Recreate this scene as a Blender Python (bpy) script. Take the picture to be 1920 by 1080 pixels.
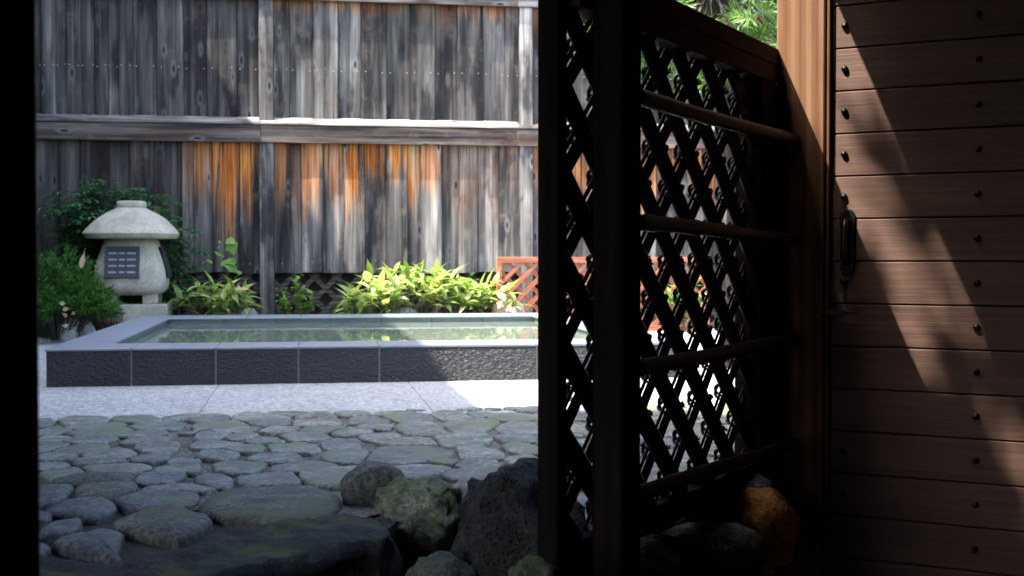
import bpy, bmesh, math, random
from mathutils import Vector, Matrix, noise, Quaternion

for o in list(bpy.data.objects):
    bpy.data.objects.remove(o)
scene = bpy.context.scene
COL = scene.collection
R = math.radians
random.seed(7)

# ------------------------------------------------------------------ camera, sky, sun, exposure
CAM_H = 0.68                      # above the garden terrace (z = 0); the gatehouse floor lies lower
FPX = 2400.0                      # focal length in pixels of the 1920 px wide photograph
YAW, PITCH = R(9.16), R(-1.31)
cam_data = bpy.data.cameras.new('camera')
cam_data.lens = 45.0
cam_data.sensor_width = 36.0
cam_data.clip_start = 0.05
cam_data.clip_end = 1000.0
cam_data.dof.use_dof = True
cam_data.dof.focus_distance = 4.6
cam_data.dof.aperture_fstop = 6.3
cam = bpy.data.objects.new('camera', cam_data)
COL.objects.link(cam)
cam.location = (0, 0, CAM_H)
cam.rotation_euler = (math.pi / 2 + PITCH, 0, -YAW)
scene.camera = cam

SUN_EL, SUN_AZ = R(56.0), R(102.0)          # azimuth: left of +Y
SUN = Vector((-math.sin(SUN_AZ) * math.cos(SUN_EL), math.cos(SUN_AZ) * math.cos(SUN_EL), math.sin(SUN_EL)))
world = bpy.data.worlds.new('World')
scene.world = world
world.use_nodes = True
wn = world.node_tree
for n in list(wn.nodes):
    wn.nodes.remove(n)
w_out = wn.nodes.new('ShaderNodeOutputWorld')
w_bg = wn.nodes.new('ShaderNodeBackground')
w_sky = wn.nodes.new('ShaderNodeTexSky')
w_sky.sky_type = 'NISHITA'
w_sky.sun_disc = False
w_sky.sun_elevation = SUN_EL
w_sky.sun_rotation = -SUN_AZ
w_sky.air_density = 0.9
w_sky.dust_density = 3.0
w_sky.ozone_density = 0.8
w_bg.inputs['Strength'].default_value = 0.15
wn.links.new(w_sky.outputs[0], w_bg.inputs['Color'])
wn.links.new(w_bg.outputs[0], w_out.inputs['Surface'])

sun_data = bpy.data.lights.new('sun', 'SUN')
sun_data.energy = 3.1
sun_data.angle = R(0.53)
sun_data.color = (1.0, 0.93, 0.82)
sun_obj = bpy.data.objects.new('sun', sun_data)
COL.objects.link(sun_obj)
sun_obj.rotation_euler = SUN.to_track_quat('Z', 'Y').to_euler()
sun_obj.location = (0, 0, 20)

scene.view_settings.view_transform = 'Standard'
scene.view_settings.look = 'None'
scene.view_settings.gamma = 1.0
scene.view_settings.use_curve_mapping = False
scene.view_settings.exposure = 2.95
scene.render.engine = 'CYCLES'

# ------------------------------------------------------------------ pixel rays (photograph pixels, 1920 x 1080)
AX = Vector((math.sin(YAW) * math.cos(PITCH), math.cos(YAW) * math.cos(PITCH), math.sin(PITCH)))
RT = Vector((math.cos(YAW), -math.sin(YAW), 0))
UP = RT.cross(AX)
CAM = Vector((0, 0, CAM_H))
def ray(x, y): return AX + RT * ((x - 960) / FPX) + UP * ((540 - y) / FPX)
def hit(x, y, p, n):
    d = ray(x, y); n = Vector(n)
    return CAM + d * ((Vector(p) - CAM).dot(n) / d.dot(n))
def gz(x, y, z=0.0): return hit(x, y, (0, 0, z), (0, 0, 1))
def gy(x, y, Y): return hit(x, y, (0, Y, 0), (0, 1, 0))
def dep(x, y, d): return CAM + ray(x, y) * d

# ------------------------------------------------------------------ object helpers
def put(name, me, mat=None, parent=None, loc=None, rz=None):
    o = bpy.data.objects.new(name, me)
    COL.objects.link(o)
    if mat is not None and me is not None and len(me.materials) == 0:
        me.materials.append(mat)
    if parent is not None:
        o.parent = parent
    if loc is not None:
        o.location = loc
    if rz is not None:
        o.rotation_euler = (0, 0, rz)
    return o
def tag(o, label, cat, group=None):
    o['label'] = label; o['category'] = cat
    if group: o['group'] = group
    return o
def struct(o, label=None):
    o['kind'] = 'structure'
    if label: o['label'] = label
    return o
def thing(name, label, cat, loc=(0, 0, 0), group=None, rz=0.0):
    o = bpy.data.objects.new(name, None)
    COL.objects.link(o)
    o.empty_display_size = 0.1
    o.location = loc
    o.rotation_euler = (0, 0, rz)
    return tag(o, label, cat, group)
def mesh(name, vs, fs, smooth=False):
    me = bpy.data.meshes.new(name)
    me.from_pydata([tuple(v) for v in vs], [], fs)
    if smooth:
        me.polygons.foreach_set('use_smooth', [True] * len(me.polygons))
    me.update()
    return me
def bm_mesh(name, bm, smooth=False):
    me = bpy.data.meshes.new(name)
    bm.to_mesh(me); bm.free()
    if smooth:
        me.polygons.foreach_set('use_smooth', [True] * len(me.polygons))
    return me
def fix(me):
    bm = bmesh.new(); bm.from_mesh(me)
    bmesh.ops.recalc_face_normals(bm, faces=bm.faces)
    bm.to_mesh(me); bm.free()
    return me

def crease(me, ang=38):
    bm = bmesh.new(); bm.from_mesh(me)
    for e in bm.edges:
        if len(e.link_faces) == 2 and e.calc_face_angle(0) > R(ang): e.smooth = False
    bm.to_mesh(me); bm.free()
    return me

class MB:
    """collects simple shapes for one mesh"""
    def __init__(self): self.v = []; self.f = []
    def add(self, vs, fs):
        b = len(self.v)
        self.v += [Vector(v) for v in vs]
        self.f += [tuple(i + b for i in f) for f in fs]
        return self
    def box(self, x0, x1, y0, y1, z0, z1, M=None, bev=0.0):
        vs = []
        if bev <= 0:
            for z in (z0, z1):
                vs += [Vector((x0, y0, z)), Vector((x1, y0, z)), Vector((x1, y1, z)), Vector((x0, y1, z))]
            fs = [(3, 2, 1, 0), (4, 5, 6, 7), (0, 1, 5, 4), (1, 2, 6, 5), (2, 3, 7, 6), (3, 0, 4, 7)]
        else:
            b = bev
            bm = bmesh.new()
            bmesh.ops.create_cube(bm, size=1)
            for v in bm.verts:
                v.co = Vector(((x0 + x1) / 2 + v.co.x * (x1 - x0), (y0 + y1) / 2 + v.co.y * (y1 - y0), (z0 + z1) / 2 + v.co.z * (z1 - z0)))
            bmesh.ops.bevel(bm, geom=bm.edges[:], offset=b, segments=1, affect='EDGES')
            bm.verts.ensure_lookup_table()
            vs = [v.co.copy() for v in bm.verts]
            fs = [tuple(v.index for v in f.verts) for f in bm.faces]
            bm.free()
        if M is not None: vs = [M @ v for v in vs]
        return self.add(vs, fs)
    def tube(self, pts, rad, n=8, cap=True, wob=0.0):
        pts = [Vector(p) for p in pts]
        if not hasattr(rad, '__len__'): rad = [rad] * len(pts)
        vs = []; fs = []
        ref = None
        for i, p in enumerate(pts):
            a = pts[max(i - 1, 0)]; b = pts[min(i + 1, len(pts) - 1)]
            d = (b - a).normalized()
            if ref is None:
                ref = d.orthogonal().normalized()
            u = (ref - d * ref.dot(d))
            u = u.normalized() if u.length > 1e-6 else d.orthogonal().normalized()
            ref = u
            w = d.cross(u)
            for k in range(n):
                t = 2 * math.pi * k / n
                vs.append(p + (u * math.cos(t) + w * math.sin(t)) * rad[i] * (1 + wob * (random.random() - .5)))
        for i in range(len(pts) - 1):
            for k in range(n):
                k2 = (k + 1) % n
                fs.append((i * n + k, i * n + k2, (i + 1) * n + k2, (i + 1) * n + k))
        if cap:
            fs.append(tuple(range(n - 1, -1, -1)))
            m = (len(pts) - 1) * n
            fs.append(tuple(range(m, m + n)))
        return self.add(vs, fs)
    def lathe(self, prof, n=24, M=None, sup=None):
        """prof: list of (radius, z); sup: superellipse exponent"""
        vs = []; fs = []
        for r, z in prof:
            for k in range(n):
                t = 2 * math.pi * k / n
                c, s = math.cos(t), math.sin(t)
                q = 1.0
                if sup: q = (abs(c) ** sup + abs(s) ** sup) ** (-1.0 / sup)
                vs.append(Vector((r * q * c, r * q * s, z)))
        for i in range(len(prof) - 1):
            for k in range(n):
                k2 = (k + 1) % n
                fs.append((i * n + k, i * n + k2, (i + 1) * n + k2, (i + 1) * n + k))
        fs.append(tuple(range(n - 1, -1, -1)))
        m = (len(prof) - 1) * n
        fs.append(tuple(range(m, m + n)))
        if M is not None: vs = [M @ v for v in vs]
        return self.add(vs, fs)
    def mesh(self, name, smooth=False): return mesh(name, self.v, self.f, smooth)
    def build(self, name, mat, parent=None, loc=None, rz=None, smooth=False):
        return put(name, self.mesh(name, smooth), mat, parent, loc, rz)

# ------------------------------------------------------------------ material helpers
class NT:
    def __init__(self, name):
        self.m = bpy.data.materials.new(name)
        self.m.use_nodes = True
        self.t = self.m.node_tree
        self.b = self.t.nodes['Principled BSDF']
        self.out = self.t.nodes['Material Output']
    def n(self, typ, **kw):
        nd = self.t.nodes.new(typ)
        for k, v in kw.items(): setattr(nd, k, v)
        return nd
    def l(self, a, b): self.t.links.new(a, b)
    def setin(self, sock, v):
        if isinstance(v, bpy.types.NodeSocket): self.l(v, sock)
        else:
            if hasattr(sock.default_value, '__len__') and not hasattr(v, '__len__'): v = (v, v, v)
            if hasattr(sock.default_value, '__len__') and len(sock.default_value) == 4 and len(v) == 3: v = (*v, 1)
            sock.default_value = v
    def co(self, kind='Object'): return self.n('ShaderNodeTexCoord').outputs[kind]
    def geo(self, k='Position'): return self.n('ShaderNodeNewGeometry').outputs[k]
    def oi(self, k='Random'): return self.n('ShaderNodeObjectInfo').outputs[k]
    def map(self, v, scale=(1, 1, 1), loc=(0, 0, 0)):
        nd = self.n('ShaderNodeMapping')
        self.l(v, nd.inputs['Vector']); self.setin(nd.inputs['Scale'], scale); self.setin(nd.inputs['Location'], loc)
        return nd.outputs[0]
    def vadd(self, a, b):
        nd = self.n('ShaderNodeVectorMath', operation='ADD'); self.setin(nd.inputs[0], a); self.setin(nd.inputs[1], b); return nd.outputs[0]
    def seed(self, v, k=37.0):
        r = self.oi(); nd = self.n('ShaderNodeVectorMath', operation='SCALE')
        nd.inputs[0].default_value = (k, k * 1.7, k * .6); self.l(r, nd.inputs['Scale'])
        return self.vadd(v, nd.outputs[0])
    def noise(self, v, scale=5, detail=4, rough=.55, dist=0.0):
        nd = self.n('ShaderNodeTexNoise'); self.l(v, nd.inputs['Vector'])
        self.setin(nd.inputs['Scale'], scale); nd.inputs['Detail'].default_value = detail
        nd.inputs['Roughness'].default_value = rough; nd.inputs['Distortion'].default_value = dist
        return nd.outputs['Fac']
    def vor(self, v, scale=5, feature='F1', out='Distance', rnd=1.0):
        nd = self.n('ShaderNodeTexVoronoi', feature=feature); self.l(v, nd.inputs['Vector'])
        nd.inputs['Scale'].default_value = scale; nd.inputs['Randomness'].default_value = rnd
        return nd.outputs[out]
    def ramp(self, f, stops):
        nd = self.n('ShaderNodeValToRGB'); self.l(f, nd.inputs[0])
        e = nd.color_ramp.elements
        while len(e) < len(stops): e.new(.5)
        for el, (p, c) in zip(e, stops):
            el.position = p; el.color = (*c, 1) if hasattr(c, '__len__') else (c, c, c, 1)
        return nd.outputs[0]
    def mix(self, f, a, b, mode='MIX'):
        nd = self.n('ShaderNodeMix', data_type='RGBA', blend_type=mode)
        self.setin(nd.inputs[0], f); self.setin(nd.inputs[6], a); self.setin(nd.inputs[7], b)
        return nd.outputs[2]
    def math(self, op, a, b=0.0, c=0.0, clamp=False):
        nd = self.n('ShaderNodeMath', operation=op, use_clamp=clamp)
        self.setin(nd.inputs[0], a); self.setin(nd.inputs[1], b); self.setin(nd.inputs[2], c)
        return nd.outputs[0]
    def smooth(self, f, a, b):
        nd = self.n('ShaderNodeMapRange', interpolation_type='SMOOTHSTEP')
        self.setin(nd.inputs[0], f); nd.inputs[1].default_value = a; nd.inputs[2].default_value = b
        return nd.outputs[0]
    def xyz(self, v):
        nd = self.n('ShaderNodeSeparateXYZ'); self.l(v, nd.inputs[0]); return nd.outputs
    def bump(self, h, strength=.5, dist=.01, normal=None):
        nd = self.n('ShaderNodeBump'); self.l(h, nd.inputs['Height'])
        nd.inputs['Strength'].default_value = strength; nd.inputs['Distance'].default_value = dist
        if normal is not None: self.l(normal, nd.inputs['Normal'])
        return nd.outputs[0]
    def fin(self, col=None, rough=None, normal=None, metal=None, spec=None):
        if col is not None: self.setin(self.b.inputs['Base Color'], col)
        if rough is not None: self.setin(self.b.inputs['Roughness'], rough)
        if normal is not None: self.l(normal, self.b.inputs['Normal'])
        if metal is not None: self.b.inputs['Metallic'].default_value = metal
        if spec is not None: self.b.inputs['Specular IOR Level'].default_value = spec
        return self.m

def mat_fence(name='weathered_fence_wood', horiz=False):
    """greyed cedar: streaks, knots, mould, darker edges; object colour R = how much unweathered orange is left near the top, G = lightness, B = how far down it reaches"""
    t = NT(name)
    c = t.co(); s = t.seed(c)
    def st(a, z): return (z, a, a) if horiz else (a, a, z)
    grain = t.noise(t.map(s, st(75, 1.3)), 1.0, 4, .6, .2)
    streak = t.noise(t.map(s, st(11, .55)), 1.0, 4, .58, .5)
    wide = t.noise(t.map(s, st(3.4, .8)), 1.0, 3, .6, .3)
    blot = t.noise(s, 4.5, 4, .65)
    oc = t.n('ShaderNodeSeparateColor'); t.l(t.oi('Color'), oc.inputs[0])
    r, g, bl = oc.outputs[0], oc.outputs[1], oc.outputs[2]
    f = t.math('ADD', t.math('MULTIPLY', streak, .45), t.math('MULTIPLY', grain, .17))
    f = t.math('ADD', f, t.math('MULTIPLY', wide, .38))
    grey = t.ramp(f, [(.37, (.011, .0095, .009)), (.45, (.046, .041, .038)), (.54, (.145, .132, .122)), (.63, (.34, .315, .28))])
    grey = t.mix(t.math('MULTIPLY', t.smooth(t.noise(t.map(s, st(4, 1.1)), 1.3, 4, .6), .52, .66), .8), grey, (.016, .015, .018))
    grey = t.mix(t.math('MULTIPLY', t.smooth(blot, .55, .7), .45), grey, (.21, .15, .11))
    z = t.xyz(c)[2]
    zz = t.math('DIVIDE', z, t.math('MAXIMUM', bl, .02))
    reach = t.math('ADD', zz, t.math('MULTIPLY', t.math('SUBTRACT', streak, .5), 1.9))
    om = t.math('MULTIPLY', t.smooth(reach, -1.0, -.35), r, clamp=True)
    org = t.ramp(t.math('ADD', t.math('MULTIPLY', grain, .6), t.math('MULTIPLY', wide, .4)), [(.38, (.085, .022, .005)), (.5, (.40, .115, .016)), (.60, (.68, .27, .06))])
    tan = t.ramp(grain, [(.32, (.14, .075, .04)), (.6, (.56, .38, .25))])
    org = t.mix(t.smooth(t.noise(t.map(s, st(7, .9)), 1.0, 2), .52, .68), org, tan)
    col = t.mix(t.math('MULTIPLY', om, t.smooth(streak, .34, .47)), grey, org)
    kv = t.map(s, st(7, 2.4))
    km = t.smooth(t.vor(kv, 1.0), .13, .05)
    halo = t.math('MULTIPLY', t.smooth(t.vor(kv, 1.0), .26, .10), .35)
    col = t.mix(halo, col, (.30, .29, .28))
    col = t.mix(t.math('MULTIPLY', km, .9), col, (.012, .010, .009))
    gx = t.xyz(t.co('Generated'))[2 if horiz else 0]
    ed = t.math('ABSOLUTE', t.math('SUBTRACT', gx, .5))  # darkens towards the board edges
    col = t.mix(t.math('MULTIPLY', t.smooth(t.math('ADD', ed, t.math('MULTIPLY', t.math('SUBTRACT', blot, .5), .10)), .43, .50), .8), col, (.014, .012, .013))
    gain = t.math('MULTIPLY_ADD', g, 1.7, .06)
    gm = t.n('ShaderNodeVectorMath', operation='SCALE'); t.l(col, gm.inputs[0]); t.l(gain, gm.inputs['Scale'])
    h = t.math('ADD', t.math('MULTIPLY', grain, .7), t.math('MULTIPLY', km, -.5))
    return t.fin(gm.outputs[0], .85, t.bump(h, .5, .006), spec=.25)

def mat_wood(name, dark, mid, light, axis='z', rough=.6, scale=1.0, bump=.35, rings=True, spec=.3):
    t = NT(name)
    c = t.co(); s = t.seed(c)
    sc = {'x': (1, 26, 26), 'y': (26, 1, 26), 'z': (26, 26, 1)}[axis]
    fine = t.noise(t.map(s, tuple(k * scale * (4 if k > 1 else 1.2) for k in sc)), 1.2, 5, .65)
    fig = t.noise(t.map(s, tuple(k * scale * (.30 if k > 1 else .7) for k in sc)), 1.0, 3, .5, .5)
    w = t.n('ShaderNodeTexWave', wave_type='BANDS', bands_direction={'x': 'Z', 'y': 'Z', 'z': 'X'}[axis])
    t.l(t.map(s, tuple(1 if k > 1 else .22 for k in sc)), w.inputs['Vector'])
    w.inputs['Scale'].default_value = 7 * scale; w.inputs['Distortion'].default_value = 11
    w.inputs['Detail'].default_value = 3; w.inputs['Detail Scale'].default_value = .6
    f = t.math('ADD', t.math('MULTIPLY', fine, .45), t.math('MULTIPLY', fig, .35))
    f = t.math('ADD', f, t.math('MULTIPLY', w.outputs['Fac'], .2 if rings else .05))
    col = t.ramp(f, [(.30, dark), (.5, mid), (.70, light)])
    col = t.mix(t.math('MULTIPLY', t.oi(), .30), col, t.mix(.5, col, dark))
    return t.fin(col, rough, t.bump(t.math('ADD', fine, t.math('MULTIPLY', w.outputs['Fac'], .15 if rings else .0)), bump, .003), spec=spec)

def mat_stone(name, a, b, moss=0.0, speck=.5, rough=.75, scale=1.0, bump=.6, mosscol=(.10, .14, .018), vary=.5, pits=False):
    t = NT(name)
    c = t.co(); s = t.seed(c)
    n1 = t.noise(s, 9 * scale, 6, .62)
    n2 = t.noise(s, 55 * scale, 4, .75)
    n3 = t.noise(s, 3.2 * scale, 3, .5)
    col = t.mix(t.smooth(n1, .35, .66), a, b)
    sp = t.ramp(n2, [(.40, (.25, .25, .26)), (.5, (.95, .95, .95)), (.61, (2.0, 2.0, 1.95))])
    col = t.mix(speck, col, sp, 'MULTIPLY')
    # each stone its own tone
    rr = t.oi()
    col = t.mix(vary, col, t.ramp(rr, [(.0, (.62, .66, .74)), (.3, (.95, 1.0, .98)), (.55, (.8, .88, .86)), (.8, (1.15, 1.1, 1.0)), (1.0, (.55, .56, .6))]), 'MULTIPLY')
    if moss > 0:
        up = t.xyz(t.geo('Normal'))[2]
        m = t.math('MULTIPLY', t.smooth(t.math('ADD', n3, t.math('MULTIPLY', up, .12)), .66 - moss * .35, .80 - moss * .30), t.smooth(n1, .30, .5))
        mc = t.mix(t.noise(s, 40 * scale, 3), tuple(k * .5 for k in mosscol), tuple(k * 1.7 for k in mosscol))
        col = t.mix(m, col, mc)
    h = t.math('ADD', t.math('MULTIPLY', n1, .9), t.math('MULTIPLY', n2, .35))
    if pits:
        pv = t.vor(s, 38 * scale)
        h = t.math('ADD', h, t.math('MULTIPLY', t.smooth(pv, .05, .4), .9))
    return t.fin(col, rough, t.bump(h, bump, .018), spec=.4)

def mat_leaf(name, a, b, rough=.45, trans=.35, edge=None, spec=.4):
    t = NT(name)
    c = t.co(); g = t.geo('Random Per Island')
    k = t.math('ADD', t.math('MULTIPLY', g, .75), t.math('MULTIPLY', t.oi(), .25))
    col = t.mix(k, a, b)
    col = t.mix(t.math('MULTIPLY', t.noise(c, 30, 2), .5), col, tuple(x * .6 for x in a))
    if edge is not None:           # pale dry margin of dwarf bamboo: x across the blade, |x| runs 0..1 in the UV-less object space
        x = t.math('ABSOLUTE', t.xyz(t.co('Generated'))[0])
        d = t.math('ABSOLUTE', t.math('SUBTRACT', x, .5))
        col = t.mix(t.math('MULTIPLY', t.smooth(d, .30, .44), .7), col, edge)
    t.fin(col, rough, spec=spec)
    tr = t.n('ShaderNodeBsdfTranslucent')
    tc = t.n('ShaderNodeVectorMath', operation='MULTIPLY'); t.l(col, tc.inputs[0]); tc.inputs[1].default_value = (1.1, 1.25, .6)
    t.l(tc.outputs[0], tr.inputs['Color'])
    mx = t.n('ShaderNodeMixShader'); mx.inputs[0].default_value = trans
    t.l(t.b.outputs[0], mx.inputs[1]); t.l(tr.outputs[0], mx.inputs[2]); t.l(mx.outputs[0], t.out.inputs['Surface'])
    return t.m

def mat_plain(name, col, rough=.6, metal=0.0, bump=0.0, scale=60):
    t = NT(name)
    n = t.noise(t.seed(t.co()), scale, 3)
    c = t.mix(n, tuple(k * .65 for k in col), tuple(k * 1.3 for k in col))
    return t.fin(c, rough, t.bump(n, bump, .004) if bump else None, metal=metal)

M = {}
M['fence'] = mat_fence()
M['fence_h'] = mat_fence('weathered_fence_beam', True)
M['under_lattice'] = mat_wood('brown_weathered_lath', (.02, .016, .012), (.06, .048, .036), (.13, .105, .08), 'x', .8)
M['red'] = mat_wood('red_stained_lath', (.20, .062, .032), (.34, .115, .062), (.44, .165, .095), 'x', .6, bump=.2)
M['post'] = mat_wood('cedar_post', (.066, .030, .016), (.150, .077, .043), (.225, .132, .083), 'z', .75, .8, .25, spec=.08)
M['door'] = mat_wood('cedar_plank', (.054, .029, .021), (.102, .056, .041), (.150, .088, .064), 'x', .6, 1.6, .35, rings=False)
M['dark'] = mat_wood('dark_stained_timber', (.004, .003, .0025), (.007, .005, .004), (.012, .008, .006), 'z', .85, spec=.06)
M['jamb'] = mat_wood('brown_jamb_timber', (.08, .040, .02), (.16, .08, .04), (.24, .125, .06), 'z', .8, spec=.1)
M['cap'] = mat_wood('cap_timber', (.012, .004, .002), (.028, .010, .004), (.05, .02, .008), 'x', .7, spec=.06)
M['cane'] = mat_wood('smoked_bamboo', (.012, .006, .004), (.030, .016, .010), (.055, .032, .02), 'x', .5, 1.0, .1, rings=False, spec=.15)
M['pole'] = mat_wood('bamboo_pole', (.010, .005, .003), (.022, .012, .007), (.04, .022, .013), 'x', .45, 1.0, .1, rings=False, spec=.15)
M['rope'] = mat_plain('black_palm_rope', (.008, .007, .007), .8, bump=.5, scale=400)
M['iron'] = mat_plain('black_iron', (.012, .012, .013), .38, .7, .2, 120)
M['brass'] = mat_plain('aged_brass', (.07, .055, .03), .4, .9, .2, 80)
M['roof'] = mat_plain('dark_roof_board', (.018, .013, .010), .8)
M['ceil'] = mat_plain('ceiling_board', (.05, .033, .022), .8)
M['floor'] = mat_plain('dark_earth_floor', (.012, .011, .010), .95, bump=.6, scale=40)
M['plaster'] = mat_plain('inn_charred_boards', (.05, .045, .04), .9)
M['tile_roof'] = mat_plain('inn_roof_tile', (.06, .065, .07), .6)
M['cobble'] = mat_stone('river_cobble', (.095, .095, .080), (.205, .202, .172), .07, .6, .48, 1.0, .9, mosscol=(.10, .115, .055), vary=.75)
M['shaded_cobble'] = mat_stone('shaded_slate_cobble', (.045, .048, .052), (.105, .108, .112), .03, .75, .5, 1.2, .9, vary=.4)  # slate-toned near stones, darkened further: foreground shade put into the colour
M['cobble_big'] = mat_stone('mossy_cobble', (.055, .056, .046), (.125, .125, .104), .22, .65, .7, 1.2, .9, mosscol=(.075, .08, .03))
M['dimmoss'] = mat_stone('dark_mossy_rock', (.030, .032, .026), (.085, .088, .070), .45, .7, .85, 1.6, 1.0, mosscol=(.04, .052, .012), vary=.15)
M['mossy'] = mat_stone('mossy_rock', (.09, .10, .07), (.22, .23, .17), .50, .5, .85, 1.6, 1.0, mosscol=(.075, .095, .02), vary=.15)
M['darkrock'] = mat_stone('dark_rough_rock', (.006, .006, .0055), (.028, .027, .025), .06, .85, .85, 2.2, 1.0, vary=.2, pits=True)
M['slabrock'] = mat_stone('dark_flat_rock', (.008, .008, .0075), (.028, .028, .027), .04, .95, .85, 1.8, 1.0, mosscol=(.05, .065, .012), vary=.1)
M['speckrock'] = mat_stone('speckled_grey_rock', (.05, .05, .046), (.17, .17, .16), .10, .9, .8, 1.6, 1.0, vary=.1)
M['warmlitrock'] = mat_stone('warm_lit_rock', (.34, .14, .022), (.60, .28, .06), 0.0, .5, .8, 1.4, .8, vary=.1)  # orange stone; the warm light on it is put into the colour
M['palerock'] = mat_stone('pale_rock', (.20, .19, .17), (.34, .32, .29), .0, .35, .85, 1.0, .6, vary=.3)
M['pinkrock'] = mat_stone('pink_rock', (.30, .20, .16), (.46, .34, .28), .0, .3, .85, 1.0, .5, vary=.1)
M['lantern'] = mat_stone('lantern_stone', (.30, .27, .205), (.39, .355, .28), .0, .18, .9, .9, .4, vary=.0)
M['black_frame'] = mat_plain('black_window_frame', (.018, .018, .020), .5)
M['paper'] = mat_plain('grey_louvre', (.26, .28, .32), .6)

def m_tile():
    t = NT('dark_granite_tile'); c = t.co(); s = t.seed(c)
    n = t.noise(t.map(s, (1, 1, 1.6)), 42, 4, .6, .8); n2 = t.noise(s, 4, 3)
    col = t.mix(n2, (.008, .0095, .0135), (.020, .0235, .031))
    col = t.mix(.6, col, t.ramp(n, [(.35, .55), (.65, 1.5)]), 'MULTIPLY')
    return t.fin(col, .5, t.bump(n, 1.0, .02), spec=.45)
M['tile'] = m_tile()
def m_rim():
    t = NT('honed_granite_rim'); c = t.co(); s = t.seed(c)
    n = t.noise(s, 130, 3, .7); n2 = t.noise(t.map(s, (1, 3, 1)), 5, 4)
    col = t.mix(n2, (.13, .145, .172), (.215, .235, .27))
    col = t.mix(.5, col, t.ramp(n, [(.35, .6), (.65, 1.4)]), 'MULTIPLY')
    return t.fin(col, t.ramp(n2, [(.3, .32), (.7, .5)]), t.bump(n, .2, .003))
M['rim'] = m_rim()
def m_inner():
    t = NT('slate_pool_lining'); c = t.co(); s = t.seed(c)
    n2 = t.noise(s, 6, 3)
    return t.fin(t.mix(n2, (.04, .05, .056), (.085, .10, .105)), .5)
M['inner'] = m_inner()
def m_pfloor():
    t = NT('pale_green_pool_floor'); c = t.co(); s = t.seed(c)
    return t.fin(t.mix(t.noise(s, 5, 4), (.50, .60, .50), (.64, .74, .62)), .6)
M['pfloor'] = m_pfloor()
M['grout'] = mat_plain('pale_grout', (.17, .14, .115), .9)
def m_slab():
    t = NT('washed_granite_slab'); c = t.co(); s = t.seed(c)
    n = t.noise(s, 55, 4, .8); n2 = t.noise(s, 3, 4); n3 = t.noise(t.map(s, (1, .45, 1)), 16, 5, .75)
    col = t.mix(n2, (.265, .262, .25), (.36, .355, .34))
    col = t.mix(.8, col, t.ramp(n, [(.38, .35), (.5, 1.0), (.62, 1.6)]), 'MULTIPLY')
    col = t.mix(.6, col, t.ramp(n3, [(.36, .72), (.5, 1.0), (.64, 1.2)]), 'MULTIPLY')
    return t.fin(col, .7, t.bump(t.math('ADD', n, n3), .6, .006))
M['slab'] = m_slab()
def m_mortar():
    t = NT('gravelly_mortar'); c = t.co()
    v = t.vor(c, 150, 'F1', 'Color'); d = t.vor(c, 150)
    n = t.noise(c, 6, 4); x = t.xyz(c)
    g = t.n('ShaderNodeRGBToBW'); t.l(v, g.inputs[0])
    col = t.ramp(g.outputs[0], [(.15, (.065, .058, .048)), (.5, (.15, .132, .11)), (.85, (.30, .27, .23))])
    col = t.mix(t.smooth(n, .42, .62), col, t.mix(.55, col, (.05, .046, .038)))
    return t.fin(col, .9, t.bump(d, .9, .006))
M['mortar'] = m_mortar()
def m_earth():
    t = NT('garden_earth'); c = t.co()
    n = t.noise(c, 12, 5, .7); n2 = t.noise(c, 80, 3, .7)
    return t.fin(t.mix(n, (.030, .024, .018), (.085, .068, .048)), .95, t.bump(t.math('ADD', n, n2), .9, .02))
M['earth'] = m_earth()
def m_water():
    t = NT('bath_water'); c = t.geo()
    n = t.noise(c, 7, 2, .5)
    bp = t.bump(n, .05, .01)
    gl = t.n('ShaderNodeBsdfGlossy'); gl.inputs['Roughness'].default_value = .015; t.l(bp, gl.inputs['Normal'])
    tp = t.n('ShaderNodeBsdfTransparent'); tp.inputs['Color'].default_value = (.80, .93, .84, 1)
    df = t.n('ShaderNodeBsdfDiffuse'); df.inputs['Color'].default_value = (.55, .66, .54, 1)
    m0 = t.n('ShaderNodeMixShader'); m0.inputs[0].default_value = .26; t.l(tp.outputs[0], m0.inputs[1]); t.l(df.outputs[0], m0.inputs[2])
    fr = t.n('ShaderNodeFresnel'); fr.inputs['IOR'].default_value = 1.33; t.l(bp, fr.inputs['Normal'])
    mx = t.n('ShaderNodeMixShader'); t.l(fr.outputs[0], mx.inputs[0]); t.l(m0.outputs[0], mx.inputs[1]); t.l(gl.outputs[0], mx.inputs[2])
    t.l(mx.outputs[0], t.out.inputs['Surface'])
    return t.m
M['water'] = m_water()
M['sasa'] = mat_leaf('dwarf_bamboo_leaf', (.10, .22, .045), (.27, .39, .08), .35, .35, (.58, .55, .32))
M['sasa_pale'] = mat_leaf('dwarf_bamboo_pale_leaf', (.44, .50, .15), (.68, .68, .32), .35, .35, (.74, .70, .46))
M['rear'] = mat_leaf('dwarf_bamboo_rear_leaf', (.16, .27, .06), (.42, .48, .15), .35, .35)
M['dry'] = mat_leaf('dry_leaf', (.36, .26, .14), (.55, .44, .27), .7, .3)
M['nandina'] = mat_leaf('nandina_leaf', (.030, .125, .052), (.125, .29, .14), .35, .25)
M['young'] = mat_leaf('young_leaf', (.16, .30, .04), (.30, .42, .08), .45, .35)
M['redleaf'] = mat_leaf('red_young_leaf', (.45, .10, .02), (.55, .22, .03), .45, .35)
M['conifer'] = mat_leaf('conifer_spray', (.018, .075, .008), (.085, .22, .022), .55, .25)
M['yew'] = mat_leaf('podocarp_leaf', (.060, .14, .035), (.20, .32, .09), .4, .35)
M['vine'] = mat_leaf('vine_leaf', (.10, .24, .035), (.20, .36, .06), .45, .4)
M['shrub'] = mat_leaf('shrub_leaf', (.07, .20, .04), (.26, .40, .06), .4, .35)
M['heath'] = mat_leaf('heath_twig', (.10, .035, .04), (.17, .06, .06), .7, .2)
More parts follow.
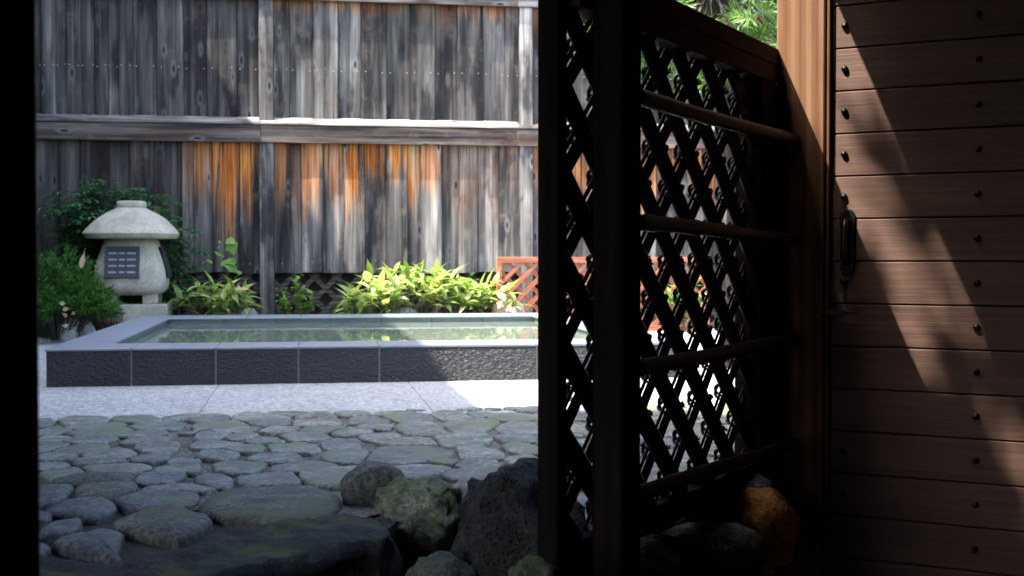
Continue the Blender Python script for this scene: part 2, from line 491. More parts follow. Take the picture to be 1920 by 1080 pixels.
M['stem'] = mat_plain('green_brown_stem', (.07, .065, .03), .7)
M['bark'] = mat_plain('dark_bark', (.045, .034, .025), .9, bump=.7, scale=25)

# ------------------------------------------------------------------ the two main frames of reference
YF = gz(560, 719).y                    # front of the bath
YW = 12.25                             # tall board fence
LD = Vector((.616, .788, 0)).normalized()       # along the lattice screen, away from the camera
EU = Vector((LD.y, -LD.x, 0))                   # along the plank door, towards the camera's right
HC = dep(1455, 92, 4.2) - EU * .05; HC.z = 0    # the corner where screen and door meet
HM = Matrix((( EU.x, LD.x, 0, HC.x), (EU.y, LD.y, 0, HC.y), (0, 0, 1, 0), (0, 0, 0, 1)))   # (e, t, z) -> world
HRZ = math.atan2(EU.y, EU.x)
HMI = HM.inverted()
def hx(e, t, z): return HM @ Vector((e, t, z))
def scr(x, y, e=0.0):
    """photo pixel onto the plane e = const (parallel to the screen), as (e, t, z)"""
    return HMI @ hit(x, y, hx(e, 0, 0), EU)
def drp(x, y, t=0.0): return HMI @ hit(x, y, hx(0, t, 0), LD)
FLOOR = -.75

# ------------------------------------------------------------------ ground
PX0, PX1, PY0, PY1, RIMZ = -1.36, 2.16, YF, 11.12, .203     # bath outline
pit = [(-7, 2.75), (-.75, 2.70), (-.15, 2.86), (.16, 3.14), (.26, 3.44), (.52, 3.52)] + \
      [tuple((hx(-.12, -.72, 0)).xy), tuple((hx(-.14, -.02, 0)).xy), tuple((hx(-.10, .4, 0)).xy), tuple(hx(3.6, .4, 0).xy), tuple(hx(3.6, -5.6, 0).xy), (-7, -4)]
bm = bmesh.new()
def loop(pts, z):
    vs = [bm.verts.new((x, y, z)) for x, y in pts]
    for i in range(len(vs)): bm.edges.new((vs[i], vs[(i + 1) % len(vs)]))
    return vs
GZ = -.014
loop([(-300, -300), (300, -300), (300, 300), (-300, 300)], GZ)
pv = loop(pit, GZ)
loop([(PX0 + .05, PY0 + .05), (PX1 - .05, PY0 + .05), (PX1 - .05, PY1 - .05), (PX0 + .05, PY1 - .05)], GZ)
bmesh.ops.triangle_fill(bm, edges=bm.edges[:], use_beauty=True)
lo = [bm.verts.new((v.co.x, v.co.y, FLOOR)) for v in pv]
for i in range(len(pv)):
    j = (i + 1) % len(pv)
    bm.faces.new((pv[i], pv[j], lo[j], lo[i]))
bm.faces.new(lo)
bmesh.ops.recalc_face_normals(bm, faces=bm.faces[:])
struct(put('ground', bm_mesh('ground', bm), M['earth']), 'dark garden earth')

# paving slabs between bath and cobbles, and beside the bath
paving = bpy.data.objects.new('paving', None); COL.objects.link(paving); struct(paving, 'pale washed granite slabs around the bath')
yb = gz(560, 768).y
sj = [-4.4, -3.4, -2.4, -1.42, gz(406, 727).x - .0, gz(774, 726).x, gz(774, 726).x + .98, gz(774, 726).x + 2.0, 4.2]
for a, b in zip(sj[:-1], sj[1:]):
    MB().box(a + .0008, b - .0008, yb - .25, PY0 + .04, -.05, .0, bev=.003).build('slab', M['slab'], paving)
for k in range(5):
    MB().box(-2.5, PX0 - .004, PY0 + .046 + k * .98, PY0 + .04 + (k + 1) * .98, -.05, -.002, bev=.003).build('slab', M['slab'], paving)
    MB().box(PX1 + .004, 4.2, PY0 + .046 + k * .98, PY0 + .04 + (k + 1) * .98, -.05, -.002, bev=.003).build('slab', M['slab'], paving)

# ------------------------------------------------------------------ cobbles
bm = bmesh.new()
bed = [(-4, 4.9), (-1.0, 4.05), (-.55, 3.72), (-.05, 3.42), (.12, 3.36), (.24, 3.50), (.50, 3.56), tuple(hx(-.15, -.72, 0).xy), tuple(hx(-.17, -.02, 0).xy), tuple(hx(-.14, .5, 0).xy), (4.2, 4.9), (4.2, yb + .05), (-4, yb + .05)]
bm.faces.new([bm.verts.new((x, y, -.006)) for x, y in bed])
cob_root = struct(put('cobble_paving', bm_mesh('cobble_bed', bm), M['mortar']), 'grey river cobbles set in gravelly mortar')
if cob_root.data.polygons[0].normal.z < 0: cob_root.data.flip_normals()

STONES = [(82,785,22,9),(155,781,50,9),(180,791,54,8),(100,800,32,8),(185,802,60,9),(250,778,45,6),(296,790,44,9),(265,805,42,9),(98,813,32,7),
 (172,816,47,8),(93,828,30,7),(156,832,46,9),(272,818,40,9),(208,839,48,11),(292,831,38,14),(105,849,38,7),(98,863,30,8),(185,856,50,6),
 (215,870,61,12),(280,852,36,9),(345,855,32,8),(333,871,44,10),(118,879,40,9),(175,891,73,12),(298,887,43,11),(97,913,34,20),(199,909,56,15),
 (335,905,68,10),(153,942,62,18),(292,927,80,16),(305,974,78,32),(166,1003,62,36),(108,984,30,18),(70,1022,20,24),(75,962,20,9),
 (388,776,44,8),(415,791,50,10),(490,774,55,7),(590,771,38,6),(660,768,36,5),(510,784,48,6),(590,783,52,10),(440,797,46,9),(525,798,40,8),
 (398,809,34,8),(455,810,30,9),(607,798,46,8),(497,817,35,8),(570,812,46,7),(690,780,40,8),(405,824,44,9),(458,834,40,10),(551,831,44,14),
 (640,825,40,12),(408,844,42,12),(512,851,47,12),(655,846,46,13),(450,865,45,14),(570,867,64,12),(400,893,40,14),(498,890,57,16),(626,883,61,17),
 (500,938,118,34),(660,800,42,10),(763,775,46,9),(850,772,38,8),(785,794,44,14),(705,793,32,8),(885,790,50,10),(972,793,38,11),(712,811,36,10),
 (870,815,54,13),(968,813,40,7),(760,818,50,8),(760,847,90,21),(902,844,42,16),(980,833,32,12),(895,859,42,10),(985,855,34,14),(787,871,58,15),
 (893,877,66,13),(960,774,46,7),(836,856,28,7),(345,775,40,6),(740,768,38,5),(905,770,30,5),(540,768,40,5)]
BIG = {(500,938,118,34), (305,974,78,32), (199,909,56,15), (175,891,73,12)}
cob = []
for s in STONES:
    x, y, w, h = s
    zt = .022
    c = gz(x, y, zt); a = gz(x, y + h, zt); b = gz(x, y - h, zt)
    rx = (gz(x + w, y, zt) - gz(x - w, y, zt)).length / 2 * 1.10
    ry = max((b - a).length / 2 * 1.22, .055)
    cob.append([Vector((c.x, (a.y + b.y) / 2 if ry > .05 else c.y)), rx, ry, s])
rnd = random.Random(3)
def in_bed(p):
    q = HMI @ Vector((p.x, p.y, 0))
    if p.y > yb - .12 or p.y < 3.2: return False
    if q.x > -.12 and q.y < .8: return False
    return True
tries = 0
while tries < 9000:                       # the same paving goes on to both sides, out of the stones one can see
    tries += 1
    p = Vector((rnd.uniform(-2.6, 3.2), rnd.uniform(3.0, yb)))
    if not in_bed(p): continue
    v_ = Vector((p.x, p.y, 0)) - CAM; d_ = v_.dot(AX)
    ux, uy = 960 + FPX * v_.dot(RT) / d_, 540 - FPX * v_.dot(UP) / d_
    seen = 60 < ux < 1010
    if seen and uy > 880: continue
    r = rnd.uniform(.04, .09) if seen else rnd.uniform(.07, .15)
    ok = True
    for c, rx, ry, _ in cob:
        d = p - c
        if math.hypot(d.x / (rx + r * .9), d.y / (ry + r * .7)) < 1.0: ok = False; break
    if ok: cob.append([p, r, r * rnd.uniform(.65, .95), None])
def support(rx, ry, n): return math.hypot(rx * n.x, ry * n.y)
NP = 40
for ci, (c, rx, ry, s) in enumerate(cob):
    rs = random.Random(ci * 11 + 5)
    ph = [rs.uniform(0, 6.28) for _ in range(4)]
    am = [rs.uniform(.03, .12), rs.uniform(.03, .09), rs.uniform(.015, .05), .016]
    pts = []
    rot = rs.uniform(-.12, .12)
    for k in range(NP):
        t = 2 * math.pi * k / NP
        q = (abs(math.cos(t)) ** 2.4 + abs(math.sin(t)) ** 2.4) ** (-1 / 2.4)
        q *= 1 + am[0] * math.sin(2 * t + ph[0]) + am[1] * math.sin(3 * t + ph[1]) + am[2] * math.sin(5 * t + ph[2]) + am[3] * math.sin(9 * t + ph[3])
        p = Vector((rx * math.cos(t) * q, ry * math.sin(t) * q)); p.rotate(Matrix.Rotation(rot, 2))
        pts.append(p)
    gap = rs.uniform(.001, .008)
    for cj, (c2, rx2, ry2, _) in enumerate(cob):
        if cj == ci: continue
        d = c2 - c; D = d.length
        if D > 1.2 or D < 1e-4: continue
        n = d / D
        a, b = support(rx, ry, n) * 1.05, support(rx2, ry2, n) * 1.05
        if a + b > D - gap:
            lim = D * a / (a + b) - gap / 2
            for k, p in enumerate(pts):
                pn = p.dot(n)
                if pn > lim: pts[k] = p - n * (pn - lim)
    for _ in range(2):
        pts = [(pts[k - 1] + pts[k] * 2 + pts[(k + 1) % NP]) / 4 for k in range(NP)]
    pts = [p * (1 + .035 * noise.noise(Vector((p.x + c.x, p.y + c.y, ci)) * 22) + .02 * noise.noise(Vector((p.x + c.x, p.y + c.y, ci)) * 60)) for p in pts]
    py_ = s[1] if s else 800
    hgt = (.0075 if py_ < 830 else .009 if py_ < 880 else .013) + rs.uniform(-.001, .004) + (.008 if s in BIG else 0)
    if s and py_ > 920: hgt += .004
    na = .35 if py_ < 880 else .6
    tilt = Vector((rs.uniform(-.02, .02), rs.uniform(-.025, .025)))
    vs, fs = [], []
    near_ = s and s[1] > 890
    rings_ = ((1.03, -.035), (1.0, hgt * .05), (.97, hgt * .34), (.90, hgt * .60), (.77, hgt * .82), (.52, hgt * .96), (.24, hgt)) if near_ else ((1.03, -.035), (1.0, hgt * .15), (.97, hgt * .60), (.91, hgt * .84), (.80, hgt * .95), (.55, hgt * .99), (.26, hgt))
    for f, z in rings_:
        for p in pts:
            q = p * f
            zz = z + (tilt.dot(q) if z > 0 else 0)
            if z > 0:
                v3 = Vector((q.x + c.x, q.y + c.y, 0))
                zz += (.011 * noise.noise(v3 * 9) + .007 * noise.noise(v3 * 24) + .004 * noise.noise(v3 * 60)) * na * (1 if f < .98 else .6)
            vs.append((q.x, q.y, zz))
    nr = 7
    for i in range(nr - 1):
        for k in range(NP):
            k2 = (k + 1) % NP
            fs.append((i * NP + k, i * NP + k2, (i + 1) * NP + k2, (i + 1) * NP + k))
    fs.append(tuple(range((nr - 1) * NP, nr * NP)))
    m = M['cobble_big'] if s in BIG else (M['shaded_cobble'] if s and py_ > 905 else M['cobble'])
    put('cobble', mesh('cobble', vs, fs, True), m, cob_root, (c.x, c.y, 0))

# ------------------------------------------------------------------ bath
bath = thing('bath_pool', 'low square bath clad in dark textured granite tiles with a grey stone rim', 'pool', (0, 0, 0))
TW = .44
nt_ = int(round((PX1 - PX0) / TW))
MB().box(PX0 + .02, PX1 - .02, PY0 + .004, PY0 + .10, -.04, RIMZ - .014).box(PX0 + .02, PX0 + .10, PY0 + .101, PY1 - .02, -.04, RIMZ - .014).box(PX1 - .10, PX1 - .02, PY0 + .101, PY1 - .02, -.04, RIMZ - .014).box(PX0 + .101, PX1 - .101, PY1 - .1, PY1 - .02, -.04, RIMZ - .014).build('grout_bed', M['grout'], bath)
for k in range(nt_):
    MB().box(PX0 + k * TW + .005, PX0 + (k + 1) * TW - .005, PY0, PY0 + .0035, -.03, RIMZ - .015, bev=.002).build('tile', M['tile'], bath)
sy_ = (PY1 - PY0 - .02) / 9
for k in range(9):
    for xx in (PX0, PX1 - .019):
        MB().box(xx, xx + .019, PY0 + .02 + k * sy_ + .0035, PY0 + .02 + (k + 1) * sy_ - .0035, -.03, RIMZ - .015, bev=.002).build('tile', M['tile'], bath)
IX0, IX1, IY0, IY1 = -1.08, 1.88, 7.46, 10.60
def rim(x0, x1, y0, y1): MB().box(x0 + .0015, x1 - .0015, y0 + .0015, y1 - .0015, RIMZ - .014, RIMZ, bev=.003).build('rim_slab', M['rim'], bath)
for k in range(nt_):
    rim(PX0 + k * TW - (.004 if k == 0 else 0), PX0 + (k + 1) * TW + (.004 if k == nt_ - 1 else 0), PY0 - .004, IY0)
    rim(PX0 + k * TW, PX0 + (k + 1) * TW, IY1, PY1)
for k in range(7):
    a, b = IY0 + k * (IY1 - IY0) / 7, IY0 + (k + 1) * (IY1 - IY0) / 7
    rim(PX0 - .004, IX0, a, b); rim(IX1, PX1 + .004, a, b)
# lining: two shallow courses above the water, plain wall below
for c_, (za, zb) in enumerate(((RIMZ - .075, RIMZ - .016), (RIMZ - .118, RIMZ - .078), (-.36, RIMZ - .121))):
    ins = (.022, .016, .012)[c_]
    for k in range(7):
        xa, xb = IX0 + k * (IX1 - IX0) / 7 - (.05 if k == 0 else 0), IX0 + (k + 1) * (IX1 - IX0) / 7 + (.05 if k == 6 else 0)
        MB().box(xa + .002, xb - .002, IY1 + ins, IY1 + ins + .03, za, zb).build('lining_tile', M['inner'], bath)
        MB().box(xa + .002, xb - .002, IY0 - ins - .03, IY0 - ins, za, zb).build('lining_tile', M['inner'], bath)
    for k in range(7):
        ya, yb2 = IY0 + k * (IY1 - IY0) / 7, IY0 + (k + 1) * (IY1 - IY0) / 7
        MB().box(IX0 - ins - .03, IX0 - ins, ya + .002, yb2 - .002, za, zb).build('lining_tile', M['inner'], bath)
        MB().box(IX1 + ins, IX1 + ins + .03, ya + .002, yb2 - .002, za, zb).build('lining_tile', M['inner'], bath)
MB().box(IX0 - .10, IX1 + .10, IY0 - .10, IY1 + .10, -.42, -.375).build('floor_bed', M['black_frame'], bath)
for i in range(6):
    for j in range(6):
        xa, xb = IX0 + i * (IX1 - IX0) / 6, IX0 + (i + 1) * (IX1 - IX0) / 6
        ya, yb2 = IY0 + j * (IY1 - IY0) / 6, IY0 + (j + 1) * (IY1 - IY0) / 6
        MB().box(xa + .006, xb - .006, ya + .006, yb2 - .006, -.374, -.36).build('floor_slab', M['pfloor'], bath)
WZ = RIMZ - .052
struct(put('water', mesh('water', [(IX0 - .05, IY0 - .05, WZ), (IX1 + .05, IY0 - .05, WZ), (IX1 + .05, IY1 + .05, WZ), (IX0 - .05, IY1 + .05, WZ)], [(0, 1, 2, 3)]), M['water']), 'still clear greenish bath water')

# ------------------------------------------------------------------ tall board fence
fence = thing('board_fence', 'tall weathered grey board fence with posts and a projecting middle beam behind the bath', 'fence', (0, YW, 0))
def FX(px, y=250): return gy(px, y, YW).x
def FZ(px, y): return gy(px, y, YW).z
Z_TOP0 = FZ(700, 8); Z_MIDT = FZ(700, 226); Z_MIDB = FZ(700, 272); Z_LOWB = FZ(700, 511)
Z_HEAD = Z_TOP0 + .14
def board(px0, px1, z0, z1, proud, col, rnd_):
    x0, x1 = FX(px0), FX(px1)
    w = (x1 - x0) / 2 - .0015 + (.010 if proud > .01 else 0)
    mb = MB().box(-w, w, -.011, .011, z0 - z1 + rnd_.uniform(-.012, .008), 0, bev=.003)
    o = mb.build('board', M['fence'], fence, ((x0 + x1) / 2, -.011 - proud, z1), rnd_.uniform(-.012, .012))
    o.rotation_euler.y = rnd_.uniform(-.002, .002)
    o.color = (col[0], col[1], col[2] * rnd_.uniform(.6, 1.25), 1)
fr = random.Random(21)
UL = [-420, -376, -330, -285, -240, -196, -150, -106, -62, -18, 24, 58, 82, 107, 129, 153, 181, 204, 226, 250, 297, 344, 391, 444, 487]
UR = [514, 542, 589, 633, 678, 724, 770, 814, 858, 903, 947, 972]
UX = [998 + 44 * i for i in range(13)]
def tier(js, z0, z1, org, lig, rch):
    for i in range(len(js) - 1):
        mid = (js[i] + js[i + 1]) / 2
        board(js[i], js[i + 1], z0, z1, (.0 if i % 2 else .0225) + fr.uniform(0, .003), (org(mid) * fr.uniform(.75, 1.05), lig(mid) * fr.uniform(.62, 1.35), rch), fr)
tier(UL, Z_MIDT - .03, Z_TOP0 + .06, lambda m: .08, lambda m: .25, .2)  # left boards darker: shade on that side put into their lightness
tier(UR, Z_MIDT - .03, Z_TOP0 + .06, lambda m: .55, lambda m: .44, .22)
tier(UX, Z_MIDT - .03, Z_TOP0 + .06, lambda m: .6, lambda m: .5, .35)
LL = [-420, -370, -320, -270, -220, -170, -120, -70, -30, 15, 66, 110, 153, 204, 245, 287, 343, 362, 400, 448, 488]
LR = [514, 543, 566, 604, 645, 682, 724, 762, 789, 826, 860, 893, 935, 972]
LXX = [998 + 46 * i for i in range(13)]
def lorg(m):
    for a, b, v in ((343, 362, .45), (362, 400, .75), (400, 448, 1.0), (448, 490, 1.15), (514, 543, .75), (543, 566, .35), (566, 604, .85), (604, 645, .6), (645, 682, 1.2), (682, 724, 1.1), (724, 789, 1.2), (789, 826, .75), (826, 900, .25), (900, 1010, .12)):
        if a <= m < b: return v
    return .05
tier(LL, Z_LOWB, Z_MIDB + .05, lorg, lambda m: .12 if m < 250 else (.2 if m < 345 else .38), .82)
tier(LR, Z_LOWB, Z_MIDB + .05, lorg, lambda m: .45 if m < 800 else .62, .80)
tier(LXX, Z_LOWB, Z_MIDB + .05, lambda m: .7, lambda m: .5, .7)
pw = (FX(514) - FX(486)) / 2
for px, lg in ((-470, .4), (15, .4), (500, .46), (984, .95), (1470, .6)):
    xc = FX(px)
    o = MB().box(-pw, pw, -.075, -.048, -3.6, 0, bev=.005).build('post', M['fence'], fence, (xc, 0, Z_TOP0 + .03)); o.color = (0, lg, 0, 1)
XA, XB = FX(-470), FX(1500)
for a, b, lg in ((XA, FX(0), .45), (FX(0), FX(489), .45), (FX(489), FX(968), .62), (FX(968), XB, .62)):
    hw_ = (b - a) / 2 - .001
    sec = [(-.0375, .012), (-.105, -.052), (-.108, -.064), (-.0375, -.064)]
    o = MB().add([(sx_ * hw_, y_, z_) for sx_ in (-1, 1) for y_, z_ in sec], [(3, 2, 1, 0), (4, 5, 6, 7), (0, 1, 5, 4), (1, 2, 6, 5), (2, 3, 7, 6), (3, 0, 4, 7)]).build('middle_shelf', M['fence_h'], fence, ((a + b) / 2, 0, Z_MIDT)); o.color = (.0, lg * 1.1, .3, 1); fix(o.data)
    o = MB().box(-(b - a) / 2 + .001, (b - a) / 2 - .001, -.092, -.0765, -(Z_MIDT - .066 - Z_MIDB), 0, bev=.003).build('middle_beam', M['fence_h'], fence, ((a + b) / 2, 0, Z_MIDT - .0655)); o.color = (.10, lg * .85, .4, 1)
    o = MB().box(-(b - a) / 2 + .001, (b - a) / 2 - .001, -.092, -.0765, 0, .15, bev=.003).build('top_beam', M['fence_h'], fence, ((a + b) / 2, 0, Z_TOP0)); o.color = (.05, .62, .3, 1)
    o = MB().box(-(b - a) / 2 + .001, (b - a) / 2 - .001, -.120, .06, 0, .03, bev=.004).build('top_cap', M['fence_h'], fence, ((a + b) / 2, 0, Z_TOP0 + .1505)); o.color = (.05, .5, .3, 1)
# laths crossing in the gap under the boards
zl0, zl1 = -.02, Z_LOWB - .004
for i in range(46):
    x = XA + .2 + i * .21
    hh = zl1 - zl0
    for s, yy in ((1, .012), (-1, .026)):
        dx = hh * 1.0 * s
        n = Vector((hh, 0, -dx)).normalized() * .024
        a, b = Vector((x, yy, zl0)), Vector((x + dx, yy, zl1))
        vs = [a - n, a + n, b + n, b - n]
        vs += [v + Vector((0, .010, 0)) for v in vs]
        c = (a + b) / 2
        put('lath', fix(mesh('lath', [v - c for v in vs], [(0, 1, 2, 3), (7, 6, 5, 4), (0, 4, 5, 1), (1, 5, 6, 2), (2, 6, 7, 3), (3, 7, 4, 0)])), M['under_lattice'], fence, c)
# earth bank seen dark behind the laths
MB().box(XA, XB, .10, .16, -.05, Z_LOWB + .1).build('back_board', M['roof'], fence)
nb = MB()
zn = FZ(700, 136)
for js in (UL, UR, UX):
    for i in range(len(js) - 1):
        a, b = FX(js[i]), FX(js[i + 1])
        for f in (.16, .84):
            nb.lathe([(.0065, 0), (.005, .003)], 6, Matrix.Translation((a + (b - a) * f, -.047 + fr.uniform(0, .002), zn + fr.uniform(-.01, .01))) @ Matrix.Rotation(math.pi / 2, 4, 'X'))
zn = FZ(700, 492)
for js in (LL, LR, LXX):
    for i in range(len(js) - 1):
        a, b = FX(js[i]), FX(js[i + 1])
        nb.lathe([(.0055, 0), (.004, .003)], 6, Matrix.Translation((a + (b - a) * .5, -.047, zn + fr.uniform(-.02, .02))) @ Matrix.Rotation(math.pi / 2, 4, 'X'))
M['zinc'] = mat_plain('zinc_nail', (.34, .34, .35), .45, .5)
o = nb.build('nail_heads', M['zinc'], fence); o['kind'] = 'stuff'

# ------------------------------------------------------------------ red trellis
YT = 11.75
ta, tb = gy(931, 482, YT), gy(1330, 482, YT)
tz1 = ta.z; tz0 = .0
trel = thing('red_trellis', 'low red-brown diagonal trellis panel standing in front of the fence', 'trellis', ((ta.x + tb.x) / 2, YT, 0))
tw = (tb.x - ta.x) / 2
for nm, bx_ in (('top_rail', (-tw, tw, -.022, .022, tz1 - .055, tz1)), ('bottom_rail', (-tw + .051, tw - .051, -.022, .022, tz0, tz0 + .05)), ('stile', (-tw, -tw + .05, -.021, .021, tz0, tz1 - .0555)), ('stile', (tw - .05, tw, -.021, .021, tz0, tz1 - .0555))):
    MB().box(*bx_, bev=.003).build(nm, M['red'], trel)
def clipped(x0, x1, z0, z1, cx, cz, dx, dz):
    """the stretch of the line (cx, cz) + s (dx, dz) inside the rectangle"""
    s0, s1 = -1e9, 1e9
    for p, d, a, b in ((cx, dx, x0, x1), (cz, dz, z0, z1)):
        u, v = (a - p) / d, (b - p) / d
        s0, s1 = max(s0, min(u, v)), min(s1, max(u, v))
    return (s0, s1) if s1 - s0 > .03 else None
pitch = .155
for s, yy in ((1, -.008), (-1, .006)):
    for k in range(-30, 30):
        r_ = clipped(-tw + .045, tw - .045, tz0 + .04, tz1 - .05, k * pitch, tz1 / 2, s * .7071, .7071)
        if not r_: continue
        a = Vector((k * pitch + s * .7071 * r_[0], yy, tz1 / 2 + .7071 * r_[0])); b = Vector((k * pitch + s * .7071 * r_[1], yy, tz1 / 2 + .7071 * r_[1]))
        c = (a + b) / 2; ln = (b - a).length / 2
        o = MB().box(-ln, ln, -.006, .006, -.019, .019).build('lath', M['red'], trel, c)
        o.rotation_euler = (0, -math.atan2(b.z - a.z, b.x - a.x), 0)

# ------------------------------------------------------------------ stone lantern
LY = 11.50
lc = gy(248, 540, LY)
px_m = FPX / ((Vector((lc.x, LY, .7)) - CAM).dot(AX))
def lz(y): return gy(248, y, LY).z
lan = thing('stone_lantern', 'pale stone lantern with domed roof and black barred windows beside the bath', 'lantern', (lc.x, LY, 0))
MB().box(-.27, .32, -.25, .25, 0, lz(569), bev=.012).build('plinth', M['lantern'], lan)
for sx in (-1, 1):
    for sy in (-1, 1):
        MB().box(sx * .17 - .062, sx * .17 + .062, sy * .15 - .06, sy * .15 + .06, lz(569) + .001, lz(549), bev=.006).build('leg', M['lantern'], lan)
prof = []
for y, hw in ((553, 40), (551.5, 50), (548, 58), (542, 62.5), (533, 65), (520, 65.5), (506, 64), (490, 60), (474, 55), (460, 50), (449, 46)):
    prof.append((hw / px_m, lz(y)))
body = MB().lathe(prof, 64, sup=4.6).build('fire_box', M['lantern'], lan, smooth=True)
prof = []
for y, hw in ((449, 44), (447.5, 80), (446.5, 82), (438.5, 86), (436.5, 85), (428, 78.5), (418, 69.5), (408, 58), (399, 44), (393, 31), (390, 27)):
    prof.append((hw / px_m, lz(y)))
rf = MB().lathe(prof, 56, sup=2.9).build('roof', M['lantern'], lan, smooth=True); crease(rf.data)
MB().lathe([(25 / px_m, lz(391)), (26.5 / px_m, lz(388)), (26.5 / px_m, lz(381)), (24 / px_m, lz(377.5)), (18 / px_m, lz(377))], 40, sup=3.4).build('finial', M['lantern'], rf, smooth=True)
# barred windows, front (-Y) and right (+X)
wz0, wz1 = lz(521), lz(462)
for side in (0, 1):
    win = bpy.data.objects.new('window', None); COL.objects.link(win); win.parent = lan
    dist = 60.5 / px_m + .007
    if side == 0: win.matrix_local = Matrix.Translation((-.045, -dist + .0, (wz0 + wz1) / 2)) @ Matrix.Rotation(R(-14), 4, 'X')
    else: win.matrix_local = Matrix.Translation((dist, 0, (wz0 + wz1) / 2)) @ Matrix.Rotation(math.pi / 2, 4, 'Z') @ Matrix.Rotation(R(-14), 4, 'X')
    hw, hh = .142, (wz1 - wz0) / 2
    MB().box(-hw, hw, .0, .05, -hh, hh).build('recess', M['black_frame'], win)
    fb = MB()
    for bx_ in ((-hw, -hw + .026, -hh, hh), (hw - .026, hw, -hh, hh), (-hw + .0261, hw - .0261, hh - .028, hh), (-hw + .0261, hw - .0261, -hh, -hh + .024), (-.040, -.026, -hh + .0245, hh - .0285), (.026, .040, -hh + .0245, hh - .0285)):
        fb.box(bx_[0], bx_[1], -.010, .02, bx_[2], bx_[3])
    fb.build('frame', M['black_frame'], win)
    for r_ in range(4):
        zc = -hh + .042 + r_ * (2 * hh - .075) / 3.6
        MB().box(-hw + .03, hw - .03, -.004, .012, zc, zc + .014).build('bar', M['paper'], win)

# ------------------------------------------------------------------ rocks
def rock(name, c, r, seed, mat, label=None, cat='rock', flat=0.0, rough=.16, cuts=6, sub=4, rz=0.0, parent=None, group=None, freq=2.2, tilt=(0, 0)):
    rs = random.Random(seed)
    bm = bmesh.new()
    bmesh.ops.create_icosphere(bm, subdivisions=sub, radius=1)
    pl = []
    for _ in range(cuts):
        n = Vector((rs.gauss(0, 1), rs.gauss(0, 1), rs.gauss(0, .8))).normalized()
        pl.append((n, rs.uniform(.66, .92)))
    off = Vector((rs.uniform(-50, 50), rs.uniform(-50, 50), rs.uniform(-50, 50)))
    for v in bm.verts:
        p = v.co.copy()
        for n, d in pl:
            e = p.dot(n) - d
            if e > 0: p -= n * e * .88
        if flat and p.z > 1 - flat: p.z = 1 - flat + (p.z - 1 + flat) * .2
        q = v.co
        k = noise.fractal(q * freq + off, .9, 2.0, 6) * rough + noise.noise(q * .9 + off) * rough * .8
        p += v.co * k
        v.co = Vector((p.x * r[0], p.y * r[1], p.z * r[2]))
    o = put(name, bm_mesh(name, bm, True), mat, parent, c)
    o.rotation_euler = (tilt[0], tilt[1], rz)
    if label: tag(o, label, cat, group)
    return o
rock('mossy_rock', dep(793, 952, 3.50) + Vector((0, 0, -.015)), (.145, .14, .108), 5, M['mossy'], 'angular green-mossed rock wedged between cobbles and dark boulder', flat=.18, cuts=14, rough=.20, freq=2.8, sub=5, rz=.3, tilt=(-.12, .08))
rock('egg_stone', dep(697, 920, 3.62), (.098, .085, .080), 13, M['cobble_big'], 'smooth egg-shaped grey stone leaning beside the mossy rock', rough=.07, cuts=3, rz=-.3, tilt=(-.35, -.45))
rock('dark_boulder', dep(982, 1022, 3.15) + Vector((0, 0, -.055)), (.235, .21, .265), 32, M['darkrock'], 'large rough black boulder at the foot of the lattice screen', rough=.14, cuts=7, sub=5, rz=.2)
rock('wedge_stone', dep(878, 925, 3.5) + Vector((0, 0, -.03)), (.06, .09, .075), 41, M['palerock'], 'small grey stone wedged between mossy rock and black boulder', rough=.12, rz=.5)
rock('low_mossy_rock', dep(828, 1062, 3.0) + Vector((0, 0, -.06)), (.085, .12, .085), 17, M['dimmoss'], 'narrow mossy rock below the angular mossy rock', cuts=5, rz=.3)
rock('peaked_rock', dep(1003, 1082, 2.75) + Vector((0, 0, -.03)), (.060, .07, .068), 23, M['dimmoss'], 'small pointed mossy rock below the black boulder', cuts=8, rough=.2)
rock('speckled_rock', dep(1388, 914, 4.08) + Vector((0, 0, -.01)), (.125, .13, .055), 51, M['speckrock'], 'flat speckled grey rock under the end of the lattice screen', rough=.16)
rock('orange_boulder', dep(1424, 985, 3.98) + Vector((.0, 0, -.01)), (.13, .14, .125), 66, M['warmlitrock'], 'boulder with a warm orange glow put into its colour, under the lattice screen beside the corner post', rough=.10, cuts=4)
rock('smooth_boulder', dep(1330, 1022, 3.72), (.16, .13, .062), 73, M['speckrock'], 'dim grey boulder in front of the orange boulder', rough=.10, cuts=3)
rock('corner_boulder', dep(1215, 1062, 3.2), (.085, .10, .07), 79, M['dimmoss'], 'dim mossy rock under the near end of the bamboo poles', rough=.12)
rock('edge_boulder', dep(1290, 960, 3.85), (.13, .13, .075), 171, M['darkrock'], 'low black rock left of the orange boulder', rough=.14)
rock('pale_stone', dep(1092, 996, 3.15), (.07, .07, .03), 83, M['palerock'], 'pale smooth stone behind the near lattice post', rough=.06, cuts=2)
rock('pale_stone', dep(1238, 934, 3.6), (.07, .06, .02), 87, M['palerock'], 'pale flat stone under the lattice bottom rail', rough=.06, cuts=2)
rock('edging_boulder', hx(-.06, -.30, -.26), (.20, .22, .20), 93, M['darkrock'], 'dark boulder holding the terrace edge under the lattice middle', rough=.12)
rock('edging_boulder', hx(-.08, -.72, -.27), (.20, .22, .22), 97, M['darkrock'], 'dark boulder holding the terrace edge near the black boulder', rough=.12)
rock('bath_stone', gz(92, 640) + Vector((-.05, 0, .0)), (.20, .14, .06), 101, M['palerock'], 'low grey stone on the paving beside the conifer shrub', rough=.08)
rock('bath_stone', Vector((gy(130, 620, 10.9).x, 10.9, .07)), (.09, .08, .14), 103, M['palerock'], 'upright grey stone at the foot of the conifer shrub', rough=.1)
rock('bath_stone', Vector((gy(162, 620, 11.0).x, 11.0, .07)), (.08, .08, .10), 105, M['palerock'], 'rounded grey stone next to the upright stone by the lantern', rough=.1)
